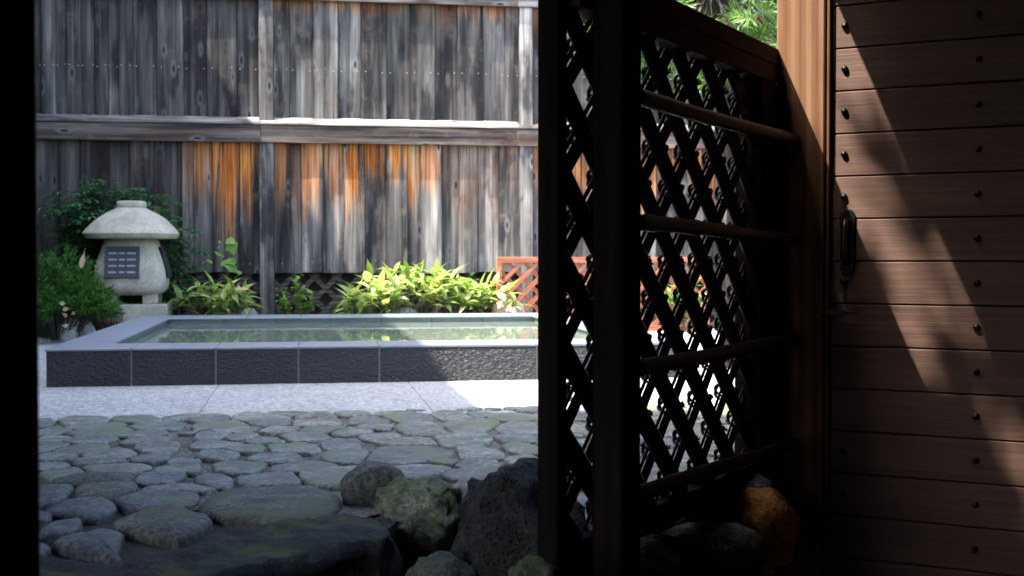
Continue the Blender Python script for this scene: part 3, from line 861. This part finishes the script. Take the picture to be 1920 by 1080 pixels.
rock('bed_stone', Vector((gy(462, 590, 11.5).x, 11.5, .16)), (.11, .1, .09), 107, M['palerock'], 'grey stone behind the bath beside a fence post', rough=.08)
rock('bed_stone', Vector((gy(752, 590, 11.35).x, 11.4, .15)), (.17, .12, .10), 109, M['palerock'], 'sunlit pale stone under the large dwarf bamboo clump', rough=.08)
rock('bed_stone', Vector((gy(955, 590, 11.42).x, 11.45, .15)), (.16, .12, .17), 113, M['pinkrock'], 'sunlit pinkish rock in front of the red trellis', rough=.07, cuts=4)

# big flat stepping rock at the edge of the terrace
op = [(-60, 1000), (60, 1040), (200, 1055), (330, 1030), (420, 992), (560, 975), (640, 962), (690, 963), (722, 980), (745, 1003), (722, 1012), (690, 1012), (634, 1026), (594, 1039), (522, 1053), (441, 1078), (330, 1105), (200, 1140), (-60, 1220)]
og = [gz(x, y, .01) for x, y in op]
cen = sum(og, Vector()) / len(og)
bm = bmesh.new()
f = bm.faces.new([bm.verts.new((p.x - cen.x, p.y - cen.y, .008)) for p in og])
bm.normal_update()
ex = bmesh.ops.extrude_face_region(bm, geom=bm.faces[:])
for e in ex['geom']:
    if isinstance(e, bmesh.types.BMVert): e.co.z = FLOOR
bmesh.ops.recalc_face_normals(bm, faces=bm.faces[:])
bmesh.ops.triangulate(bm, faces=bm.faces[:])
bmesh.ops.subdivide_edges(bm, edges=[e for e in bm.edges if e.calc_length() > .12], cuts=3, use_grid_fill=True)
bmesh.ops.triangulate(bm, faces=bm.faces[:])
bmesh.ops.subdivide_edges(bm, edges=[e for e in bm.edges if e.calc_length() > .03], cuts=2, use_grid_fill=True)
bmesh.ops.triangulate(bm, faces=bm.faces[:])
for v in bm.verts:
    q = v.co + cen
    n_ = noise.fractal(q * 7, .9, 2, 5)
    edge_ = v.normal.z
    if v.co.z > -.02:
        v.co.z += .016 * n_ - .004 - (.034 if edge_ < .9 else 0)
        if edge_ < .9: v.co.x += .035 * noise.noise(q * 9); v.co.y += .035 * noise.noise(q * 9 + Vector((7, 3, 1)))
    else:
        v.co.x += .05 * n_; v.co.y += .05 * n_ + .03
tag(put('stepping_rock', bm_mesh('stepping_rock', bm, True), M['slabrock'], None, cen), 'broad flat black rock with mossy front edge at the end of the cobbles', 'rock')

# ------------------------------------------------------------------ gatehouse (the dark building the camera stands in)
gh = thing('gatehouse', 'dark timber gatehouse whose post, plank door and jamb frame the garden view', 'building', hx(1.5, -2.5, FLOOR))
def part(name, e0, e1, t0, t1, z0, z1, mat, parent=None, bev=.0, local_c=True):
    c = Vector(((e0 + e1) / 2, (t0 + t1) / 2, (z0 + z1) / 2))
    mb = MB().box(e0 - c.x, e1 - c.x, t0 - c.y, t1 - c.y, z0 - c.z, z1 - c.z, bev=bev)
    o = mb.build(name, mat)
    o.matrix_world = Matrix.Translation(hx(*c)) @ Matrix.Rotation(HRZ, 4, 'Z')
    par = parent or gh
    o.parent = par
    o.matrix_parent_inverse = (Matrix.Translation(par.location) if par is gh else Matrix()).inverted()
    return o
POST_E0, POST_E1 = .052, drp(1545, 300).x
part('post', POST_E0, POST_E1, 0, .17, FLOOR, 2.36, M['post'], bev=.004).name = 'corner_post'
jt = scr(84, 540, .10).y
part('jamb', -.05, .10, jt - .14, jt, FLOOR, 2.134, M['jamb'], bev=.012)
pa, pb = scr(1109, 540, .060), scr(1203, 540, .140)
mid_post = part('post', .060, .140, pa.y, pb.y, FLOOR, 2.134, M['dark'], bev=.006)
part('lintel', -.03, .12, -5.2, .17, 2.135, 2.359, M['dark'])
part('roof', -.12, 3.5, -5.5, .6, 2.36, 2.50, M['ceil'])
def eave(e0, e1, t0, t1):          # sloping roof out of view, added to darken the near cobbles
    def zz(e): return 2.36 + (e + .121) * .155
    vs = [hx(e, t, zz(e) + dz) - gh.location for dz in (0, .07) for e, t in ((e0, t0), (e1, t0), (e1, t1), (e0, t1))]
    put('shade_roof', fix(mesh('shade_roof', vs, [(3, 2, 1, 0), (4, 5, 6, 7), (0, 1, 5, 4), (1, 2, 6, 5), (2, 3, 7, 6), (3, 0, 4, 7)])), M['roof'], gh)
eave(-3.3, -.121, -5.5, -1.32)
eave(-3.3, -1.2, -1.319, -.55)
part('front_wall', -.04, .05, -5.2, jt - .141, FLOOR, 2.134, M['roof'])
part('rear_wall', 3.2, 3.3, -5.2, .2, FLOOR, 2.359, M['roof'])
part('end_wall', -.04, 3.199, -5.3, -5.201, FLOOR, 2.359, M['roof'])
part('wall_above_door', POST_E1 + .002, 3.199, .09, .16, FLOOR, 2.359, M['roof'])
part('door_frame', POST_E1 + .008, drp(1558, 300, .02).x, .0, .08, FLOOR, 2.3, M['post'], bev=.002)
E0D = drp(1559.5, 300, .02).x
door = bpy.data.objects.new('plank_door', None); COL.objects.link(door); door.parent = gh
door.location = hx(E0D, .02, FLOOR) - gh.location
door['label'] = 'brown plank door with two rows of black studs and an iron pull'
bpy.context.view_layer.update()
def dpart(name, me, e, t, z, mat):
    o = put(name, me, mat)
    o.parent = door
    o.matrix_parent_inverse = Matrix()
    o.matrix_local = Matrix.Translation(hx(e, t, z) - hx(E0D, .02, FLOOR)) @ Matrix.Rotation(HRZ, 4, 'Z')
    return o
PH = .1368
zb_ = drp(1560, 490, .02).z
k0 = int((FLOOR - zb_) / PH)
DW = 2.0
for k in range(k0, 12):
    z0, z1 = zb_ + k * PH, zb_ + (k + 1) * PH
    me = MB().box(0, DW, 0, .022, -PH / 2 + .0022, PH / 2 - .0022, bev=.0022).mesh('plank')
    dpart('plank', me, E0D, .02, (z0 + z1) / 2, M['door'])
stud = MB().lathe([(.0108, 0), (.0108, .004), (.0092, .008), (.0055, .011), (.002, .0122)], 14).mesh('stud', True)
for v in stud.vertices: v.co = Vector((v.co.x, -v.co.z, v.co.y))
for kx in (drp(1584, 142, .02).x, drp(1835, 203, .02).x, drp(1835, 203, .02).x + .46):
    for k in range(k0, 12):
        z = zb_ + (k + .52) * PH
        if -.25 < z - .42 < .12 and kx < .5: continue
        dpart('stud', stud, kx, .0195, z, M['iron'])
h0, h1 = drp(1590, 392, .02), drp(1590, 516, .02)
hh = (h0.z - h1.z) / 2; zc = (h0.z + h1.z) / 2; hw = .024
pl = []
for k in range(24):
    t = 2 * math.pi * k / 24
    pl.append((hw * math.cos(t), (hh - hw) * (1 if math.sin(t) >= 0 else -1) + hw * math.sin(t)))
vs = [(x, 0, z) for x, z in pl] + [(x, -.006, z) for x, z in pl] + [(x * .8, -.007, z * .97) for x, z in pl]
fs = [(i + o_, (i + 1) % 24 + o_, (i + 1) % 24 + 24 + o_, i + 24 + o_) for o_ in (0, 24) for i in range(24)] + [tuple(range(48, 72))]
dpart('pull_plate', fix(mesh('pull_plate', vs, fs)), h0.x, .0195, zc, M['iron'])
pts = [(0, -.004, hh * .62), (0, -.028, hh * .60), (0, -.034, hh * .40), (0, -.036, 0), (0, -.034, -hh * .45), (0, -.026, -hh * .62), (0, -.004, -hh * .64)]
dpart('pull_handle', MB().tube(pts, [.008, .010, .008, .007, .008, .010, .008], 10).mesh('pull_handle', True), h0.x - .002, .0195, zc, M['brass'])
lb = drp(1568, 585, .0)
MB_ = MB().box(-.055, .065, -.012, 0, -.006, .004, bev=.001).box(-.03, .03, -.016, -.0121, -.012, .010, bev=.001)
dpart('latch_bar', MB_.mesh('latch_bar'), lb.x, -.001, lb.z, M['iron'])

# ------------------------------------------------------------------ lattice screen
scrn = thing('lattice_screen', 'dark diagonal bamboo lattice screen tied with black rope, bamboo poles across it', 'screen', hx(0, -.9, 0))
def spart(name, me, e, t, z, mat, rot=None):
    o = put(name, me, mat)
    o.parent = scrn
    o.matrix_local = Matrix.Translation(hx(e, t, z) - hx(0, -.9, 0)) @ Matrix.Rotation(HRZ, 4, 'Z') @ (rot or Matrix())
    return o
tn0, tn1 = scr(1007, 540, -.026).y, scr(1064, 540, .026).y
ZC1 = scr(1455, 92, .05).z; ZC0 = scr(1452, 148, .05).z; ZB = scr(1440, 848).z
zcap = ZC1 - .055
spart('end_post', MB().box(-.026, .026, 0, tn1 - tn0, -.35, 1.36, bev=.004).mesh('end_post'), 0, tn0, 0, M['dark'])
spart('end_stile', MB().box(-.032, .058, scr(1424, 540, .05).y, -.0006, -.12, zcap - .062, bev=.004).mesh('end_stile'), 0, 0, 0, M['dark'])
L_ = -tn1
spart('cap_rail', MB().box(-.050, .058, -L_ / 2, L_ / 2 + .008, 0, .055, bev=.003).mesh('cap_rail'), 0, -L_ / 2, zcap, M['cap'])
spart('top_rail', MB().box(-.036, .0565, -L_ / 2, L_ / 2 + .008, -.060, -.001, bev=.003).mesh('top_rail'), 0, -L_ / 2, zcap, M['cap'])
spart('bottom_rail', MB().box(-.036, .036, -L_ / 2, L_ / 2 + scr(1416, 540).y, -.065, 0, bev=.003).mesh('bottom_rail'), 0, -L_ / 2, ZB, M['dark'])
W_, H_ = .228, .200
p0 = scr(1085, 490)
T0, Z0 = p0.y, p0.z
tA, tB, zA, zB2 = tn1 - .01, scr(1420, 540).y, ZB - .01, zcap - .055
slope = H_ / W_
ln = math.hypot(W_, H_)
for s, eo, gapc in ((-1, .014, .0), (1, -.003, .0)):
    d = (W_ / ln, s * H_ / ln)
    nrm = (-d[1], d[0])
    for k in range(-24, 25):
        cz = Z0 + H_ * (k + .5)
        mb = MB(); first = None
        rad = .0106
        for j in ((-1, 0, 1) if s < 0 else (0, 1)):
            off = j * 2 * rad if s < 0 else (-.0225, .0150)[j]
            hwid = (.0235, .0082)[j] if s > 0 else 0
            r_ = clipped(tA, tB, zA, zB2, T0 + nrm[0] * off, cz + nrm[1] * off, d[0], d[1])
            if not r_: continue
            a = Vector((eo, T0 + nrm[0] * off + d[0] * r_[0], cz + nrm[1] * off + d[1] * r_[0]))
            b = Vector((eo, T0 + nrm[0] * off + d[0] * r_[1], cz + nrm[1] * off + d[1] * r_[1]))
            if first is None: first = (a + b) / 2
            if s > 0:                      # split bamboo strips with slits between them
                hn = Vector((0, nrm[0], nrm[1])) * hwid; he_ = Vector((.0007, 0, 0))
                a -= first; b -= first
                mb.add([a - hn - he_, a + hn - he_, a + hn + he_, a - hn + he_, b - hn - he_, b + hn - he_, b + hn + he_, b - hn + he_],
                       [(0, 1, 2, 3), (7, 6, 5, 4), (0, 4, 5, 1), (1, 5, 6, 2), (2, 6, 7, 3), (3, 7, 4, 0)])
                continue
            pts, rr = [], []
            m_ = max(2, int((b - a).length / .05))
            for i in range(m_ + 1):
                pts.append(a.lerp(b, i / m_) - first)
                rr.append(rad * (1.0 + (.07 if (i + k + j) % 5 == 0 else 0) + .02 * math.sin(i * 1.7 + k)))
            mb.tube(pts, rr, 7)
        if first is None: continue
        spart('slat', mb.mesh('slat', s < 0), first.x, first.y, first.z, M['cane'])
def rope_mesh(seed):
    rs = random.Random(seed)
    mb = MB()
    for s in (-1, 1):
        for sh in (-.006, .006):
            pts = []
            for i in range(15):
                t = 2 * math.pi * i / 14
                pts.append(Vector((.028 * math.cos(t), s * .030 * math.sin(t) + sh, .028 * math.sin(t))))
            mb.tube(pts, .0032, 5, False)
    mb.lathe([(.002, -.008), (.010, -.004), (.011, .004), (.003, .009)], 7, Matrix.Translation((.034, 0, 0)))
    for q in range(2):            # bow loops
        a = rs.uniform(0, 6.28); r_ = rs.uniform(.006, .010)
        c = Vector((.036, math.cos(a) * r_, math.sin(a) * r_))
        mb.tube([c + Vector((rs.uniform(-.003, .003), r_ * math.cos(t * .628), r_ * .8 * math.sin(t * .628))) for t in range(11)], .0026, 5, False)
    for q in range(3):            # cut ends
        a = rs.uniform(0, 6.28); l_ = rs.uniform(.014, .030)
        mb.tube([Vector((.034, 0, 0)), Vector((.044, math.cos(a) * l_ * .5, math.sin(a) * l_ * .5)), Vector((.040, math.cos(a + .4) * l_, math.sin(a + .4) * l_))], [.003, .003, .0022], 5)
    for v in mb.v: v.y *= .85; v.z *= .85
    return mb.mesh('rope_tie', True)
ropes = [rope_mesh(s) for s in range(6)]
rr_ = random.Random(9); nt2 = 0
for i in range(-40, 41):
    for j in range(-40, 41):
        t = T0 + i * W_ / 2; z = Z0 + j * H_ / 2
        if (i + j) % 2 == 0: continue
        if not (tA + .01 < t < tB - .005 and zA + .03 < z < zB2 - .02): continue
        spart('rope_tie', ropes[nt2 % 6], 0, t, z, M['rope'], Matrix.Rotation(rr_.choice((0, 0, .3, -.3)), 4, 'X')); nt2 += 1
# bamboo poles on the near side
def pole(a, b, e, name='bamboo_pole'):
    A_, B_ = scr(*a, e), scr(*b, e)
    c = (A_ + B_) / 2
    pts, rr = [], []
    n = 44
    for i in range(n + 1):
        f = i / n
        p = A_.lerp(B_, f) - c
        p.z += .004 * math.sin(f * 5 + A_.z * 9)
        pts.append(p)
        k = (i + int(abs(A_.z) * 20)) % 9
        rr.append(.0205 * (1.0 + (.09 if k == 0 else (-.03 if k == 1 else 0))) * (1 - .10 * f) * (.72 if i == n else 1))
    spart(name, MB().tube(pts, rr, 14).mesh(name, True), c.x, c.y, c.z, M['pole'])
for a, b in (((1187, 177), (1520, 273)), ((1187, 418), (1520, 450)), ((1187, 689), (1520, 633)), ((1187, 933), (1520, 818)), ((1190, 1180), (1515, 996))):
    pole(a, b, .115)

# ------------------------------------------------------------------ plants
def leaf_blade(L, W, bend, n=6, fold=.25):
    """a single blade along +Y, x across"""
    vs, fs = [], []
    for i in range(n + 1):
        f = i / n
        w = W * (math.sin(math.pi * min(f * 1.25 + .10, 1.0) ** .85) if f < .99 else 0.0)
        w = max(w, .0006)
        y = L * (f - bend * .18 * f * f); z = -bend * L * .55 * f * f
        vs += [Vector((-w, y, z + fold * w)), Vector((0, y, z)), Vector((w, y, z + fold * w))]
    for i in range(n):
        a = i * 3
        fs += [(a, a + 1, a + 4, a + 3), (a + 1, a + 2, a + 5, a + 4)]
    return mesh('leaf', vs, fs, True)
SASA = [leaf_blade(1, .10 + .022 * (i % 3), (.15, .45, .8, 1.1)[i % 4]) for i in range(8)]
for m_ in SASA: m_.materials.append(M['sasa'])
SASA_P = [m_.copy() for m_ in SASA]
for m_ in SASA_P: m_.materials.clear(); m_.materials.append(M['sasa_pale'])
SASA_D = [m_.copy() for m_ in SASA[:3]]
for m_ in SASA_D: m_.materials.clear(); m_.materials.append(M['dry'])
def bamboo_grass(name, label, x0, x1, y0, y1, zmax, nst, seed, pale, llen=(.15, .25), shape=None):
    rs = random.Random(seed)
    root = thing(name, label, 'plant', ((x0 + x1) / 2, (y0 + y1) / 2, 0))
    o3 = root.location.copy()
    st, rest, nput = MB(), MB(), 0
    for i in range(nst):
        bx = rs.uniform(x0, x1); by = rs.uniform(y0, y1)
        fx = (bx - x0) / (x1 - x0)
        top = zmax * (shape(fx) if shape else 1) * rs.uniform(.55, 1.0)
        tx = bx + rs.uniform(-.10, .10); ty = by + rs.uniform(-.14, .06)
        st.tube([Vector((bx, by, 0)) - o3, Vector(((bx + tx) / 2, (by + ty) / 2, top * .6)) - o3, Vector((tx, ty, top)) - o3], [.004, .0035, .002], 5)
        nl = rs.randint(4, 6)
        a0 = rs.uniform(0, 6.28)
        for k in range(nl):
            zz = top * (1 - .10 * (k // 2))
            az = a0 + k * 2.4 + rs.uniform(-.3, .3)
            el = rs.uniform(-.15, .75) if k else rs.uniform(.6, 1.25)
            L = rs.uniform(*llen)
            u = rs.random()
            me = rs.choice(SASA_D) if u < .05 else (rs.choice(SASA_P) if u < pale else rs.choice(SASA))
            nput += 1
            ml = Matrix.Translation(Vector((tx, ty, zz)) - o3) @ Matrix.Rotation(az, 4, 'Z') @ Matrix.Rotation(el, 4, 'X') @ Matrix.Rotation(rs.uniform(-.5, .5), 4, 'Y') @ Matrix.Scale(L, 4)
            if nput > 300 or by > y1 - .1:          # the hindmost leaves, mostly hidden, are one mass
                rest.add([ml @ v.co for v in me.vertices], [tuple(p.vertices) for p in me.polygons]); continue
            put('leaf', me, None, root).matrix_local = ml
    st.build('stem', M['stem'], root)
    if rest.v: rest.build('rear_leaves', M['rear'], root, smooth=True)['kind'] = 'stuff'
    return root
ya = 11.55
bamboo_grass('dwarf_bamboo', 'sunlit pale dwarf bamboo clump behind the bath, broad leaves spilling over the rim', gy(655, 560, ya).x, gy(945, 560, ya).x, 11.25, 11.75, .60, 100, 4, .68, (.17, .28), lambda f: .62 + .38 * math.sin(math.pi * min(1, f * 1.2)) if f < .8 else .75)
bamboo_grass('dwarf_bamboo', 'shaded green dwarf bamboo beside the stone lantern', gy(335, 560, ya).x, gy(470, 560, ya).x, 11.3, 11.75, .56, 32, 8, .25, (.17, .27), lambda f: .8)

def tri_leaf(mb, p, d, up, L, W, fold=.25):
    """small folded leaf, 4 triangles"""
    d = d.normalized(); s = d.cross(up)
    if s.length < 1e-4: s = d.orthogonal()
    s.normalize(); n = s.cross(d)
    mb.add([p, p + d * L * .45 + s * W + n * W * fold, p + d * L * .5, p + d * L * .45 - s * W + n * W * fold, p + d * L], [(0, 2, 1), (1, 2, 4), (0, 3, 2), (2, 3, 4)])

def nandina(name, label, base, canes, seed):
    rs = random.Random(seed)
    root = thing(name, label, 'shrub', base)
    st, lf, yg, rd = MB(), MB(), MB(), MB()
    for (tx, ty, tz) in canes:
        b = Vector((rs.uniform(-.12, .12), rs.uniform(-.06, .06), 0)); t = Vector((tx, ty, tz))
        m = b.lerp(t, .55) + Vector((rs.uniform(-.05, .05), 0, .08))
        st.tube([b, m, t], [.011, .008, .004], 6)
        for f in range(rs.randint(20, 26)):
            o = m.lerp(t, rs.uniform(-.2, 1.0))
            az = rs.uniform(0, 6.28); dr = Vector((math.cos(az), math.sin(az) * .75 - .12, rs.uniform(-.05, .55))).normalized()
            Lr = rs.uniform(.16, .30)
            prev = o
            pts = [o]
            for k in range(1, 6):
                q = o + dr * Lr * k / 5 + Vector((0, 0, -.30 * Lr * (k / 5) ** 2))
                pts.append(q)
            st.tube(pts, [.0028, .0024, .002, .0018, .0015, .001], 4)
            for k in range(1, 6):
                q = pts[k]; dd = (pts[k] - pts[k - 1]).normalized()
                side = dd.cross(Vector((0, 0, 1)))
                if side.length < .05: continue
                side.normalize()
                tgt = lf
                if rs.random() < .025: tgt = yg
                if rs.random() < .006: tgt = rd
                for s in (-1, 1):
                    tw = q + side * s * rs.uniform(.025, .05) + dd * .015
                    for u in range(3):
                        ld = (side * s * rs.uniform(.4, 1) + dd * rs.uniform(-.2, .9) + Vector((0, 0, rs.uniform(-.5, .15)))).normalized()
                        tri_leaf(tgt, q.lerp(tw, rs.uniform(.2, 1)), ld, Vector((0, 0, 1)), rs.uniform(.045, .070), rs.uniform(.010, .015))
                if k == 5: tri_leaf(tgt, q, dd, Vector((0, 0, 1)), .06, .013)
    st.build('stem', M['bark'], root, smooth=True)
    for nm, m_, g in (('foliage', 'nandina', lf), ('young_foliage', 'young', yg), ('red_foliage', 'redleaf', rd)):
        if g.v:
            o = g.build(nm, M[m_], root); o['kind'] = 'stuff'
nb0 = Vector((gy(240, 560, 11.85).x, 11.88, 0))
cn = []
for px, py in ((110, 360), (140, 335), (175, 330), (205, 345), (235, 345), (265, 360), (295, 360), (320, 375), (335, 420), (345, 470), (120, 395), (160, 370), (210, 330), (310, 440), (320, 520), (150, 420), (190, 380), (285, 390)):
    p = gy(px, py, 11.85); cn.append((p.x - nb0.x, random.Random(px).uniform(-.22, .06), p.z - .04))
nandina('nandina_shrub', 'dark green leafy shrub spreading behind the stone lantern', nb0, cn, 5)

# feathery conifer shrub left of the lantern
rs = random.Random(31)
cb = gy(128, 600, 10.95); cb.z = 0; cb.x -= .08
con = thing('conifer_shrub', 'low feathery bright green conifer shrub left of the stone lantern', 'shrub', cb)
st, lf = MB(), MB()
for i in range(330):
    az = rs.uniform(0, 6.28); u = rs.uniform(.05, 1) ** .6
    tip = Vector((math.cos(az) * .50 * u, math.sin(az) * .40 * u, 0))
    tip.z = .14 + .62 * (1 - .75 * u * u) * rs.uniform(.35, 1.0) + (.10 if tip.x < -.25 else 0)
    b = Vector((tip.x * .25, tip.y * .25, .02))
    m = b.lerp(tip, .6) + Vector((0, 0, .05))
    st.tube([b, m, tip], [.005, .003, .0015], 4)
    d0 = (tip - m).normalized() + Vector((0, -.1, .25))
    for k in range(46):
        q = m.lerp(tip, rs.uniform(.0, 1.12))
        dd = (d0 + Vector((rs.gauss(0, .75), rs.gauss(0, .75), rs.gauss(.1, .6)))).normalized()
        tri_leaf(lf, q, dd, Vector((rs.gauss(0, 1), rs.gauss(0, 1), rs.gauss(0, 1))), rs.uniform(.045, .085), rs.uniform(.0035, .006), .1)
st.build('stem', M['bark'], con)
lf.build('foliage', M['conifer'], con)['kind'] = 'stuff'
o = put('dry_leaf', leaf_blade(.17, .022, .1), M['dry'], con); o.location = gy(152, 502, 10.6) - cb; o.rotation_euler = (R(82), R(10), 0)
for k, (px, py) in enumerate(((180, 500), (186, 494), (125, 595), (135, 588), (118, 580), (112, 568), (128, 610))):
    o = put('dry_leaf', leaf_blade(.07, .018, .5), M['dry'], con); o.location = gy(px, py, 10.55) - cb; o.rotation_euler = (R(20 + 30 * (k % 3)), R(20 * k), k * 1.3)

# heath tufts in front of the lantern
rs = random.Random(77)
hb = gy(228, 596, 11.12); hb.z = 0
he = thing('heath_tuft', 'dull reddish twiggy tuft in front of the lantern plinth', 'plant', (hb.x - .1, 11.28 - .1, 0))
g = MB()
for i in range(420):
    b = Vector((rs.uniform(-.32, .12), rs.uniform(-.05, .05), 0)); h = rs.uniform(.10, .26)
    tri_leaf(g, b, Vector((rs.gauss(0, .22), rs.gauss(0, .22), 1)), Vector((rs.gauss(0, 1), rs.gauss(0, 1), 0)), h, .004)
g.build('twigs', M['heath'], he)['kind'] = 'stuff'

# climbing vine with a few broad leaves
vb = gy(425, 585, 11.8); vb.z = 0
vi = thing('climbing_vine', 'thin vine with a few broad heart-shaped leaves against the fence', 'plant', vb)
vp = [gy(x, y, 12.0 + .02 * i) - vb for i, (x, y) in enumerate(((440, 580), (432, 545), (425, 510), (430, 480), (433, 455), (437, 435), (470, 385), (500, 340)))]
MB().tube(vp, [.005, .005, .004, .004, .003, .002, .0015, .001], 5).build('stem', M['stem'], vi)
def heart(L):
    vs = [(0, 0, 0), (-.42, -.12, .05), (-.52, .25, .08), (-.30, .68, .03), (0, 1, -.12), (.30, .68, .03), (.52, .25, .08), (.42, -.12, .05), (0, .4, -.02)]
    return mesh('leaf', [Vector(v) * L for v in vs], [(8, 0, 1, 2), (8, 2, 3, 4), (8, 4, 5, 6), (8, 6, 7, 0)], False)
hl = heart(1)
for k, (x, y, s) in enumerate(((432, 457, .085), (432, 472, .11), (412, 480, .10), (410, 465, .04), (413, 456, .03), (430, 495, .12), (422, 500, .10), (436, 510, .09), (444, 520, .08), (450, 514, .05), (441, 465, .05), (392, 492, .06))):
    o = put('leaf', hl, M['vine'], vi)
    o.location = gy(x, y, 11.85) - vb; o.scale = (s, s, s)
    o.rotation_euler = (R(55 + 25 * math.sin(k * 2.1)), R(30 * math.sin(k * 1.3)), R(50 * math.sin(k * 3.7)))

def leafy(name, label, base, rx, ry, rz_, n, mat, L, W, seed, zc, cat='shrub'):
    rs = random.Random(seed)
    root = thing(name, label, cat, base)
    g, st = MB(), MB()
    for i in range(n):
        az = rs.uniform(0, 6.28); u = rs.random() ** .5
        tip = Vector((math.cos(az) * rx * u, math.sin(az) * ry * u, zc + rs.uniform(-1, 1) * rz_ * math.sqrt(max(0, 1 - u * u))))
        b = Vector((tip.x * .2, tip.y * .2, 0))
        st.tube([b, b.lerp(tip, .5) + Vector((0, 0, .03)), tip], [.003, .0025, .001], 4)
        for k in range(6):
            q = b.lerp(tip, rs.uniform(.55, 1.05)) + Vector((0, 0, .02))
            dd = Vector((rs.gauss(0, 1), rs.gauss(-.3, 1), rs.gauss(.1, .6))).normalized()
            tri_leaf(g, q, dd, Vector((0, 0, 1)), L * rs.uniform(.7, 1.2), W * rs.uniform(.8, 1.2))
    st.build('stem', M['stem'], root)
    g.build('foliage', mat, root)['kind'] = 'stuff'
    return root
b_ = gy(557, 560, 11.75); b_.z = 0
leafy('leafy_shrub', 'small round-leaved green shrub behind the bath beside a fence post', b_, .22, .15, .20, 34, M['shrub'], .055, .022, 3, .34)
b_ = gy(905, 560, 11.95); b_.z = 0
leafy('leafy_shrub', 'dark leafy shrub between the dwarf bamboo and the red trellis', b_, .22, .12, .2, 30, M['nandina'], .07, .025, 6, .42)
for k, (px, gname) in enumerate(((1150, 'sunlit shrub in front of the trellis middle'), (1275, 'sunlit shrub in front of the far end of the trellis'))):
    b_ = gy(px, 560, 11.5); b_.z = 0
    leafy('leafy_shrub', 'green ' + gname, b_, .28, .15, .22, 34, M['sasa'], .09, .022, 60 + k, .32)

# podocarp tree to the right of the bath
def podocarp(name, label, base, cc, rad, nw, seed, L=(.07, .11), W=.0065, mat='yew', nleaf=24, cat='tree', lobe=None):
    rs = random.Random(seed)
    root = thing(name, label, cat, base)
    g, tr = MB(), MB()
    tr.tube([Vector((0, 0, -.05)), Vector((.05, .02, cc.z * .4)), Vector((cc.x * .6, cc.y * .6, cc.z * .8)), cc], [.09, .075, .05, .02], 9)
    for i in range(nw):
        d = Vector((rs.gauss(0, 1), rs.gauss(0, 1), rs.gauss(0, 1))).normalized()
        u = rs.uniform(.35, 1.0) ** .5
        lump = 1 + .28 * noise.noise(d * 2.3 + Vector((seed, 0, 0)))
        p = cc + Vector((d.x * rad[0], d.y * rad[1], d.z * rad[2])) * u * lump
        if lobe and i < lobe[2]:          # a thin side branch of the crown
            p = lobe[0] + Vector((d.x * lobe[1][0], d.y * lobe[1][1], d.z * lobe[1][2])) * u
        if i % 4 == 0:
            o = cc + (p - cc) * .15 + Vector((0, 0, -.1))
            tr.tube([o, o.lerp(p, .5) + Vector((0, 0, .04)), p], [.014, .008, .003], 4)
        ax = (d + Vector((rs.gauss(0, .5), rs.gauss(0, .5), .55))).normalized()
        sd = ax.orthogonal().normalized(); s2 = ax.cross(sd)
        for k in range(nleaf):
            a = k * 2.4; f = k / nleaf
            out = sd * math.cos(a) + s2 * math.sin(a)
            dd = (out * (1 - .55 * f) + ax * (.15 + .9 * f)).normalized()
            tri_leaf(g, p + ax * (.09 * f - .05), dd, ax, rs.uniform(*L), W * rs.uniform(.8, 1.3), .1)
    tr.build('trunk', M['bark'], root, smooth=True)
    g.build('crown', M[mat], root)['kind'] = 'stuff'
    return root
pc = dep(1330, -70, 7.6)
pbase = Vector((pc.x + .25, pc.y + .3, 0))
podocarp('podocarp_tree', 'bright narrow-leaved evergreen tree seen over the lattice screen', pbase, pc - pbase, (.95, .9, .92), 620, 12)

# ------------------------------------------------------------------ what shades the left of the garden: an inn wing and an evergreen tree beside it
inn = thing('inn_building', 'two-storey dark boarded inn wing along the left side of the garden, outside the view', 'building', (-5.5, 6, 0))
part_o = inn.location
EZ = (.70 + 3.25) / .66
def ibox(n, x0, x1, y0, y1, z0, z1, m): MB().box(x0 + 5.5, x1 + 5.5, y0 - 6, y1 - 6, z0, z1).build(n, m, inn)
ibox('wall', -8, -3.9, 1.0, 15, -.05, EZ - .1, M['plaster'])
ibox('eave', -8.4, -3.25, .6, 15.5, EZ, EZ + .14, M['tile_roof'])
MB().add([(-2.9, -5.4, EZ + .141), (2.25, -5.4, EZ + .141), (2.25, 9.5, EZ + .141), (-2.9, 9.5, EZ + .141), (-.4, -5.4, EZ + 1.3), (-.4, 9.5, EZ + 1.3)], [(0, 1, 4), (2, 3, 5), (1, 2, 5, 4), (3, 0, 4, 5), (0, 3, 2, 1)]).build('roof', M['tile_roof'], inn)
for k in range(4):
    for z0 in (.9, 3.6):
        ibox('window', -3.93, -3.87, 2.2 + k * 3.2, 3.9 + k * 3.2, z0, z0 + 1.3, M['black_frame'])

for k, (tx, ty) in enumerate(((-4.5, 16.0), (.3, 16.6), (5.2, 16.0), (9.0, 14.0))):  # trees out of view, added to block low sky light
    podocarp('skyblock_tree', 'unseen evergreen added behind the board fence to block low sky, ' + ('at its left end', 'behind the lantern end of the bath', 'behind the trellis', 'right of the podocarp')[k], Vector((tx, ty, 0)), Vector((.2, -.2, 4.3)), (2.7, 1.9, 3.3), 520, 200 + k, (.30, .5), .05, 'nandina', 18)
tb_ = Vector((-2.75, 3.75, 0))
cz = 5.2
ctr = Vector((.90 - .66 * cz, 3.95 - .14 * cz, cz))
podocarp('evergreen_tree', 'dense dark evergreen tree shading the cobbles, outside the view', tb_, ctr - tb_, (1.12, 1.62, .95), 1300, 41, (.14, .2), .022, 'nandina', 20, lobe=(Vector((2.36 - .66 * 6.6, 3.74 - .14 * 6.6, 6.6)) - tb_, (.12, .26, .15), 4))
